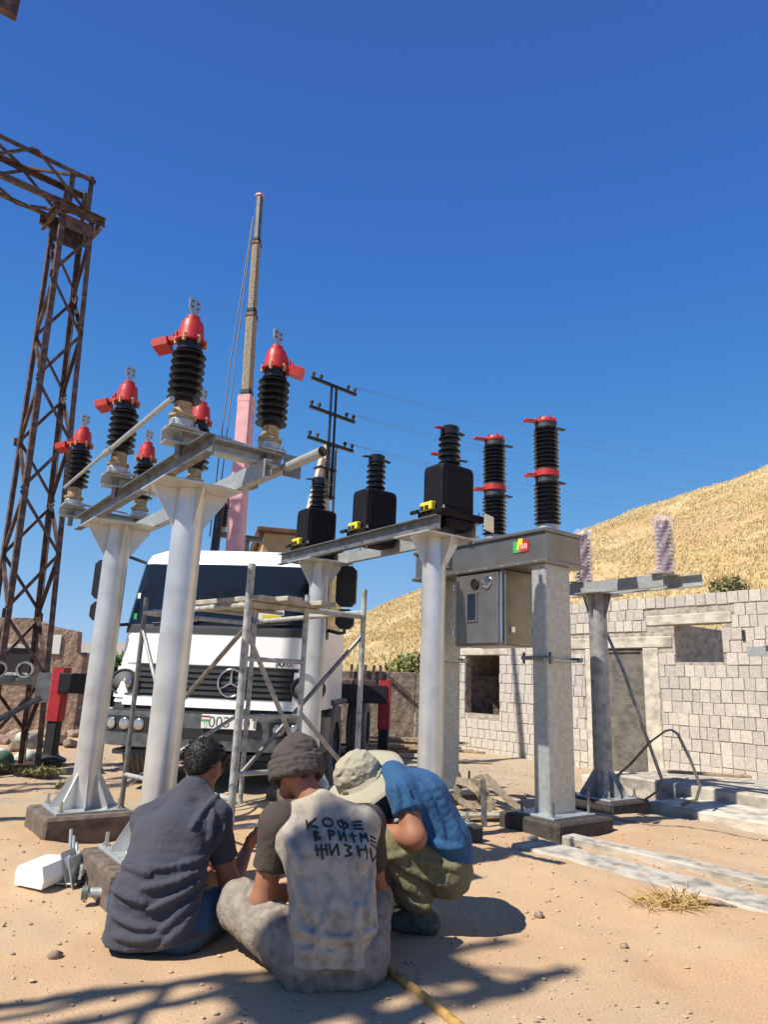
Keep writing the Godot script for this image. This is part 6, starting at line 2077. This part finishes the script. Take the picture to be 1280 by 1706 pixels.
func man_blue() -> void:
	var J := JR
	var t := person("squatting man in a blue T-shirt, olive trousers and wide brimmed beige hat")
	var up := Vector3(-0.46, 0.74, 0.42).normalized()
	var fw := Vector3(-0.75, -0.55, -0.10)
	fw = (fw - up * fw.dot(up)).normalized()
	var c: Vector3 = J.head
	var body: Array = head_bones(c, up, fw)
	body.append([J.neckb, c - up * 0.03 - fw * 0.03, 0.062, 0.058])
	body.append([J.waist, J.chest, 0.09, 0.10])
	body.append([J.chest, J.neckb, 0.10, 0.06])
	body.append([J.waist, J.pelvis, 0.09, 0.09])
	body.append([J.shn, J.shf, 0.055, 0.055])
	body.append([J.shn, J.eln, 0.060, 0.056])
	body.append([J.eln, J.han, 0.057, 0.036])
	body.append([J.shf, J.elf, 0.055, 0.045])
	body.append([J.elf, J.haf, 0.045, 0.028])
	for q in [["hipn", "knn"], ["hipf", "knf"]]: body.append([J[q[0]], J[q[1]], 0.07, 0.05])
	for q in [["knn", "ankn"], ["knf", "ankf"]]: body.append([J[q[0]], J[q[1]], 0.05, 0.04])
	var mb := MB.new()
	sd_mesh(mb, body, 0.0085, 0.025)
	sd_mesh(mb, hand_bones(J.han, Vector3(-0.85, -0.1, -0.5).normalized(), Vector3(0.0, 0.9, 0.3).normalized(), -1.0, 0.8), 0.004, 0.012)
	sd_mesh(mb, hand_bones(J.haf, Vector3(-0.85, -0.1, 0.3).normalized(), Vector3(0.0, 0.9, 0.3).normalized(), 1.0, 0.8), 0.004, 0.012)
	var bd := made(mb, t, "body", M.skin)
	ear_detail(bd, c, up, fw)
	cloth(t, "hair", [[c + up * 0.03 - fw * 0.03, c - up * 0.04 - fw * 0.055, 0.083, 0.035]], M.hair, 0.008, 0.03, 0.003, Vector3(30, 30, 30), 7)
	# sun hat
	var s := fw.cross(up).normalized()
	var tb := Basis(s, up, s.cross(up))
	var hat_ring := func(pr: Array, wave: float, seed_a: float) -> MB:
		var m := MB.new()
		for i in pr.size() - 1:
			for k in 48:
				var q: Array = []
				for z in [[i, k], [i, k + 1], [i + 1, k + 1], [i + 1, k]]:
					var an: float = TAU * (z[1] % 48) / 48.0
					var r: float = pr[z[0]][0]
					var y: float = pr[z[0]][1]
					var far: float = maxf(r - 0.11, 0.0) / 0.10
					y += wave * far * (0.024 * sin(an * 2.0 + seed_a) + 0.010 * sin(an * 5.0 + 1.0))
					if far == 0.0: r *= 1.0 + 0.035 * sin(an * 3.0 + y * 30.0) + 0.02 * sin(an * 7.0 - y * 55.0)
					q.append(c + tb * Vector3(cos(an) * r, y + (0.012 * sin(an * 2.0 + 2.0) if far == 0.0 and y > 0.1 else 0.0), sin(an) * r * 1.08))
				m.quad(q[0], q[1], q[2], q[3], (q[0] + q[2]) * 0.5 - c)
		smooth_out(m)
		return m
	var cb: Array = [[c + up * 0.092 - fw * 0.015, c + up * 0.085 + fw * 0.025, 0.082, 0.078], [c + up * 0.055 - fw * 0.02, c + up * 0.05 + fw * 0.03, 0.104, 0.102]]
	var hat := cloth(t, "hat", cb, M.hat_beige, 0.007, 0.03, 0.011, Vector3(11, 13, 11), 51)
	mb = hat_ring.call([[0.106, 0.062], [0.117, 0.060], [0.121, 0.030], [0.112, 0.028]], 0.0, 0.7)
	made(mb, hat, "hat_band", M.hat_beige)
	mb = hat_ring.call([[0.100, 0.034], [0.135, 0.026], [0.165, 0.016], [0.195, 0.006], [0.225, -0.006], [0.226, -0.012], [0.194, 0.0], [0.160, 0.010], [0.110, 0.026]], 1.0, 0.7)
	made(mb, hat, "brim", M.hat_beige)
	# shirt
	var Z: Vector3 = (J.shn - J.shf).normalized()
	var sb: Array = []
	for q in [-1.0, 1.0]:
		sb.append([J.waist + Z * q * 0.085, J.pelvis.lerp(J.waist, 0.25) + Z * q * 0.09 + Vector3(0.02, 0, 0), 0.128, 0.125, 1])
		sb.append([J.waist + Z * q * 0.085, J.chest + Z * q * 0.09, 0.128, 0.125])
		sb.append([J.chest + Z * q * 0.09, (J.shf if q < 0 else J.shn), 0.120, 0.078])
	sb.append([J.waist, J.pelvis.lerp(J.waist, 0.25) + Vector3(0.02, 0, 0), 0.14, 0.135, 1])
	sb.append([J.waist, J.chest, 0.14, 0.135])
	sb.append([J.chest, J.neckb, 0.12, 0.075])
	sb.append([J.shn, J.neckb, 0.076, 0.068])
	sb.append([J.shn, J.shn.lerp(J.eln, 0.50), 0.084, 0.082, 1])
	sb.append([J.shf, J.shf.lerp(J.elf, 0.60), 0.078, 0.070, 1])
	add_folds(sb, 0.06, FOLD_BLUE, -3.5)
	cloth(t, "t_shirt", sb, M.shirt_blue, 0.0085, 0.028, 0.002, Vector3(14, 6, 4), 31)
	var tb3: Array = [[J.hipn, J.hipf, 0.128, 0.128], [J.hipn, J.knn, 0.125, 0.085], [J.knn, J.ankn + Vector3(0, 0.03, 0), 0.085, 0.066, 1], [J.hipf, J.knf, 0.125, 0.085], [J.knf, J.ankf + Vector3(0, 0.03, 0), 0.085, 0.066, 1]]
	add_folds(tb3, 0.04, FOLD_OLIVE, -3.5)
	cloth(t, "trousers", tb3, M.trousers_olive, 0.009, 0.026, 0.005, Vector3(8, 8, 8), 32)
	for q in [["ankn", "toen"], ["ankf", "toef"]]:
		mb = MB.new()
		var a: Vector3 = J[q[0]]
		var f: Vector3 = J[q[1]]
		sd_mesh(mb, [[a + Vector3(0, 0.01, 0), Vector3(a.x + 0.02, 0.045, a.z), 0.05, 0.05], [Vector3(a.x + 0.05, 0.045, a.z), Vector3(f.x - 0.02, 0.038, f.z), 0.05, 0.038], [Vector3(a.x, 0.06, a.z), Vector3(f.x + 0.03, 0.045, f.z), 0.045, 0.04]], 0.008, 0.03, 0.003, Vector3(20, 20, 20), 3)
		made(mb, t, "shoe", M.shoe)
func people() -> void:
	man_navy()
	man_grey()
	man_blue()

# folds of the worn cloth, as lines over the near side of each garment (x, y of the yard, ridge size)
var FOLD_NAVY := [[Vector2(-0.776, 0.375), Vector2(-0.879, 0.351), Vector2(-1.034, 0.366), 0.008], [Vector2(-0.767, 0.335), Vector2(-0.873, 0.296), Vector2(-1.010, 0.281), 0.008], [Vector2(-0.757, 0.300), Vector2(-0.853, 0.236), Vector2(-0.967, 0.197), 0.008], [Vector2(-0.758, 0.255), Vector2(-0.832, 0.173), Vector2(-0.908, 0.113), 0.007], [Vector2(-1.156, 0.341), Vector2(-1.088, 0.354), Vector2(-0.983, 0.332), 0.007], [Vector2(-1.172, 0.253), Vector2(-1.074, 0.244), Vector2(-0.969, 0.217), 0.006], [Vector2(-0.767, 0.205), Vector2(-0.805, 0.117), Vector2(-0.876, 0.073), 0.007], [Vector2(-1.159, 0.154), Vector2(-1.046, 0.126), Vector2(-0.936, 0.124), 0.006], [Vector2(-0.713, 0.499), Vector2(-0.736, 0.446), Vector2(-0.759, 0.394), 0.005], [Vector2(-0.778, 0.588), Vector2(-0.756, 0.510), Vector2(-0.771, 0.432), 0.005], [Vector2(-0.905, 0.089), Vector2(-1.012, 0.068), Vector2(-1.122, 0.081), 0.005], [Vector2(-0.763, 0.641), Vector2(-0.820, 0.586), Vector2(-0.846, 0.507), 0.005]]
var FOLD_GREY := [[Vector2(-0.353, 0.440), Vector2(-0.292, 0.373), Vector2(-0.256, 0.283), 0.011], [Vector2(-0.343, 0.371), Vector2(-0.300, 0.293), Vector2(-0.281, 0.203), 0.011], [Vector2(0.021, 0.430), Vector2(-0.007, 0.337), Vector2(0.011, 0.247), 0.011], [Vector2(-0.037, 0.314), Vector2(-0.057, 0.222), Vector2(-0.039, 0.152), 0.010], [Vector2(-0.185, 0.263), Vector2(-0.193, 0.195), Vector2(-0.177, 0.138), 0.010], [Vector2(-0.333, 0.235), Vector2(-0.231, 0.205), Vector2(-0.131, 0.202), 0.009], [Vector2(-0.131, 0.202), Vector2(-0.031, 0.197), Vector2(0.043, 0.215), 0.009], [Vector2(-0.380, 0.533), Vector2(-0.325, 0.476), Vector2(-0.301, 0.419), 0.009], [Vector2(-0.017, 0.546), Vector2(-0.045, 0.486), Vector2(-0.029, 0.429), 0.008], [Vector2(-0.277, 0.148), Vector2(-0.203, 0.159), Vector2(-0.128, 0.149), 0.008]]
var FOLD_BLUE := [[Vector2(0.244, 0.713), Vector2(0.325, 0.584), Vector2(0.368, 0.442), 0.008], [Vector2(0.291, 0.730), Vector2(0.397, 0.587), Vector2(0.436, 0.444), 0.008], [Vector2(0.215, 0.624), Vector2(0.265, 0.510), Vector2(0.289, 0.410), 0.008], [Vector2(0.356, 0.615), Vector2(0.451, 0.488), Vector2(0.474, 0.417), 0.007], [Vector2(0.102, 0.708), Vector2(0.136, 0.636), Vector2(0.130, 0.557), 0.006], [Vector2(0.155, 0.725), Vector2(0.199, 0.638), Vector2(0.192, 0.550), 0.006], [Vector2(0.313, 0.425), Vector2(0.391, 0.406), Vector2(0.468, 0.417), 0.006], [Vector2(0.250, 0.466), Vector2(0.319, 0.426), Vector2(0.406, 0.417), 0.006]]
var FOLD_OLIVE := [[Vector2(0.094, 0.316), Vector2(0.169, 0.236), Vector2(0.270, 0.180), 0.013], [Vector2(0.071, 0.274), Vector2(0.134, 0.194), Vector2(0.226, 0.143), 0.012], [Vector2(0.129, 0.345), Vector2(0.252, 0.281), Vector2(0.373, 0.244), 0.012], [Vector2(0.220, 0.362), Vector2(0.342, 0.325), Vector2(0.448, 0.329), 0.012], [Vector2(0.151, 0.154), Vector2(0.226, 0.125), Vector2(0.301, 0.133), 0.010], [Vector2(0.068, 0.357), Vector2(0.113, 0.378), Vector2(0.189, 0.386), 0.010]]
func add_folds(bones: Array, k: float, folds: Array, near: float) -> void:
	var base := bones.duplicate()
	for f in folds:
		var last: Vector3
		for i in 9:
			var t := i / 8.0
			var q: Vector2 = f[0].lerp(f[1], t).lerp(f[1].lerp(f[2], t), t)
			var p := Vector3(q.x, q.y, near)
			for it in 14: p.z -= sd_eval(base, k, p) * 0.9
			var r: float = 0.62 * f[3] * (0.35 + 0.65 * sin(t * PI))
			p.z -= r * 0.15
			if i > 0: bones.append([last, p, 0.62 * f[3] * (0.35 + 0.65 * sin((t - 0.125) * PI)), r])
			last = p

# ---------------------------------------------------------------- loose things on the ground
func ribbon(mb: MB, pts: Array, w: float, th: float, up := Vector3.UP) -> void:
	for i in pts.size() - 1:
		var d: Vector3 = (pts[i + 1] - pts[i]).normalized()
		mb.ext(rect(w, th), pts[i] - d * 0.002, pts[i + 1] + d * 0.002, up)
func stone(label: String, at: Vector3, r: float) -> void:
	var mb := MB.new()
	var o := at * 17.0
	var pt := func(a: int, b: int) -> Vector3:
		var th := PI * a / 7.0
		var ph := TAU * (b % 10) / 10.0
		var d := Vector3(sin(th) * cos(ph), cos(th), sin(th) * sin(ph))
		return d * r * (1.0 + 0.45 * gn.get_noise_3dv(d * 3.0 + o)) * Vector3(1.25, 0.8, 1.0)
	for a in 7:
		for b in 10:
			var p: Vector3 = pt.call(a, b)
			mb.quad_n(p, pt.call(a, b + 1), pt.call(a + 1, b + 1), pt.call(a + 1, b), p, pt.call(a, b + 1), pt.call(a + 1, b + 1), pt.call(a + 1, b))
	var n := made(mb, self, "stone", M.stone)
	n.position = Vector3(at.x, ground_height(at.x, at.z) + r * 0.45, at.z)
	tag(n, label, "stone", "stones lying on the sand")
func loose() -> void:
	# drive mechanism lying on the ground at the left
	var t := thing("drive_mechanism", "galvanised drive unit with a white cover box lying on the sand at left", "machine part", "", Vector3(-1.80, 0.0, -4.36), deg_to_rad(-5.0))
	t.scale = Vector3.ONE * 0.74
	var mb := MB.new()
	mb.ext(PackedVector2Array([Vector2(-0.15, 0.0), Vector2(0.13, 0.0), Vector2(0.15, 0.06), Vector2(0.13, 0.16), Vector2(-0.12, 0.14), Vector2(-0.15, 0.09)]), Vector3(-0.14, 0.02, 0.12), Vector3(-0.06, 0.05, -0.13))
	made(mb, t, "cover_box", M.white)
	mb = MB.new()
	mb.box(Vector3(0.06, 0.12, -0.10), Vector3(0.012, 0.26, 0.22), 0.002, Basis(Vector3(0, 0, 1), 0.35))
	mb.box(Vector3(0.13, 0.11, -0.06), Vector3(0.012, 0.22, 0.20), 0.002, Basis(Vector3(0, 0, 1), 0.30))
	mb.box(Vector3(0.10, 0.03, -0.08), Vector3(0.16, 0.012, 0.20), 0.002)
	made(mb, t, "side_plate", M.zinc)
	for k in 5:
		mb = MB.new()
		mb.tube([Vector3(0.0 + 0.03 * k, 0.12 + 0.03 * (k % 3), -0.22 - 0.03 * k), Vector3(0.16 + 0.02 * k, 0.10 + 0.03 * (k % 2), -0.10 + 0.05 * k)], 0.016 - 0.001 * k, 10)
		made(mb, t, "shaft", M.zinc)
	for k in 3:
		mb = MB.new()
		mb.tube([Vector3(-0.06 + 0.03 * k, 0.14, -0.30), Vector3(-0.11 + 0.03 * k, 0.34 - 0.05 * k, -0.36)], 0.014, 10)
		made(mb, t, "pin", M.zinc)
	for k in 7:
		mb = MB.new()
		mb.box(Vector3(-0.06 + 0.045 * (k % 4), 0.14 + 0.035 * (k / 4), -0.28 + 0.03 * (k % 3)), Vector3(0.05, 0.04, 0.045), 0.006, Basis.from_euler(Vector3(0.4 * k, 0.9 * k, 0.2)))
		made(mb, t, "bracket_block", M.zinc)
	mb = MB.new()
	mb.tube([Vector3(-1.52, 0.045, -4.12), Vector3(-1.28, 0.045, -4.17)], 0.024, 14)
	var pp := made(mb, self, "short_pipe", M.zinc)
	tag(pp, "short shiny pipe lying beside the man in navy", "pipe")
	mb = MB.new()
	mb.tube([Vector3(-1.545, 0.045, -4.112), Vector3(-1.515, 0.045, -4.12)], 0.036, 14)
	part(pp, "pipe_collar", mb.done(), M.zinc_dark)
	# wooden handle at the front
	mb = MB.new()
	mb.tube([Vector3(0.045, 0.025, -3.40), Vector3(0.20, 0.028, -3.10), Vector3(0.47, 0.026, -2.56)], [0.0165, 0.0175, 0.018], 12)
	tag(made(mb, self, "wooden_handle", M.stick), "yellow wooden tool handle lying on the sand in the foreground", "handle")
	# canvas hoses in a heap behind the squatting man
	for k in 4:
		mb = MB.new()
		var pts: Array = []
		if k == 0:
			pts = [Vector3(1.02, 0.28, -7.25), Vector3(1.08, 0.31, -7.2), Vector3(1.14, 0.27, -7.12), Vector3(1.22, 0.18, -7.0), Vector3(1.32, 0.10, -6.9), Vector3(1.42, 0.05, -6.82)]
		elif k == 1:
			for j in 12: pts.append(Vector3(0.93 + 0.14 * cos(j * 0.62), 0.16 + 0.10 * sin(j * 0.62), -7.1 + 0.012 * j))
		elif k == 2:
			for j in 10: pts.append(Vector3(0.80 + 0.03 * j, 0.27 - 0.002 * j * j, -7.05 + 0.02 * j))
		else:
			for j in 14: pts.append(Vector3(1.0 + 0.05 * sin(j * 0.9) + 0.008 * j, 0.27 - 0.018 * j, -6.9 + 0.008 * j))
		ribbon(mb, pts, 0.10 if k == 0 else 0.07, 0.022, Vector3.UP if k == 0 else Vector3(0.2, 0.3, 1).normalized())
		var ho := made(mb, self, "canvas_hose", M.hose)
		ho.position.y = 0.05
		tag(ho, ["flat canvas hose end stretched out towards the wide breaker leg", "looped canvas hose in the heap behind the man in blue", "canvas hose draped over the top of the hose heap", "crumpled canvas hose hanging down in the heap"][k], "hose", "canvas hoses heaped behind the man in blue")
	mb = MB.new()
	mb.box(Vector3(1.05, 0.095, -6.62), Vector3(0.75, 0.03, 0.14), 0.006, Basis(Vector3.UP, 0.25))
	tag(made(mb, self, "plank", M.deck), "grey board lying in front of the canvas hoses", "plank")
	mb = MB.new()
	mb.box(Vector3(0.955, 0.22, -6.35), Vector3(0.05, 0.42, 0.012), 0.003, Basis(Vector3(0, 0, 1), 0.04))
	tag(made(mb, self, "steel_stake", M.zinc_dark), "flat steel stake standing upright before the canvas hoses", "stake")
	# bent flat bars by the slim post
	mb = MB.new()
	ribbon(mb, [Vector3(2.49, 2.12, -7.98), Vector3(2.69, 1.42, -7.71), Vector3(2.84, 0.72, -7.51), Vector3(2.92, 0.36, -7.40), Vector3(2.89, 0.25, -7.44), Vector3(2.78, 0.12, -7.60)], 0.045, 0.012, Vector3(0.6, 0, 0.8))
	tag(made(mb, self, "steel_strip", M.zinc_dark), "long dark steel strip leaning from the slim post down to the slabs", "steel strip")
	mb = MB.new()
	ribbon(mb, [Vector3(2.40, 0.06, -8.11), Vector3(2.70, 0.46, -7.70), Vector3(2.86, 0.72, -7.49), Vector3(2.96, 0.84, -7.34), Vector3(3.0, 0.855, -7.29), Vector3(3.04, 0.82, -7.24), Vector3(3.11, 0.59, -7.15), Vector3(3.16, 0.35, -7.08), Vector3(3.13, 0.22, -7.12), Vector3(3.02, 0.16, -7.2)], 0.04, 0.012, Vector3(0.6, 0, 0.8))
	tag(made(mb, self, "steel_strip", M.zinc_dark), "grey steel strip bent into an arch beside the slim post", "steel strip")
	mb = MB.new()
	var rp: Array = []
	for k in 18: rp.append(Vector3(2.2 + 0.1 * k, ground_height(2.2 + 0.1 * k, -6.75 + 0.05 * k + 0.04 * sin(k * 0.8)) + 0.006, -6.75 + 0.05 * k + 0.04 * sin(k * 0.8)))
	mb.tube(rp, 0.007, 6)
	tag(made(mb, self, "rope", M.hose), "thin pale rope lying across the sand at the right", "rope")
	mb = MB.new()
	mb.box(Vector3(3.9, 0.32, -8.5), Vector3(0.9, 0.03, 0.12), 0.004, Basis(Vector3.UP, -0.2))
	tag(made(mb, self, "plank", M.lumber), "yellow plank lying on the slabs before the block wall", "plank")
	stone("brown stone on the sand at the lower left", Vector3(-1.36, 0, -3.40), 0.026)
	stone("stone beside the end of the yellow handle", Vector3(0.03, 0, -3.30), 0.026)
	stone("reddish lump at the corner of the trench kerb", Vector3(1.22, 0, -5.72), 0.055)
	stone("small dark stone right of the squatting man", Vector3(0.92, 0, -4.12), 0.022)
	stone("pebble in front of the straw clump", Vector3(1.25, 0, -3.75), 0.018)
	stone("stone between the man in navy and the drive unit", Vector3(-1.42, 0, -4.72), 0.04)
	for k in 3:
		bush("weed", ["low green weeds at the foot of the lattice tower", "sparse weeds behind the leftmost footing", "weed tuft at the left edge below the sacks"][k], [Vector3(-3.9, 0.0, -8.6), Vector3(-3.0, 0.0, -7.6), Vector3(-4.5, 0.0, -8.7)][k], Vector3(0.32, 0.05, 0.18), 500, Color(0.12, 0.14, 0.04), Color(0.30, 0.26, 0.10), 0.045)

func _ready() -> void:
	rng.seed = 20240917
	gn.seed = 77
	gn.frequency = 0.35
	gn.fractal_octaves = 3
	materials()
	view()
	setting()
	supports()
	gantries()
	block_building()
	backdrop()
	plants()
	truck()
	scaffold()
	people()
	loose()
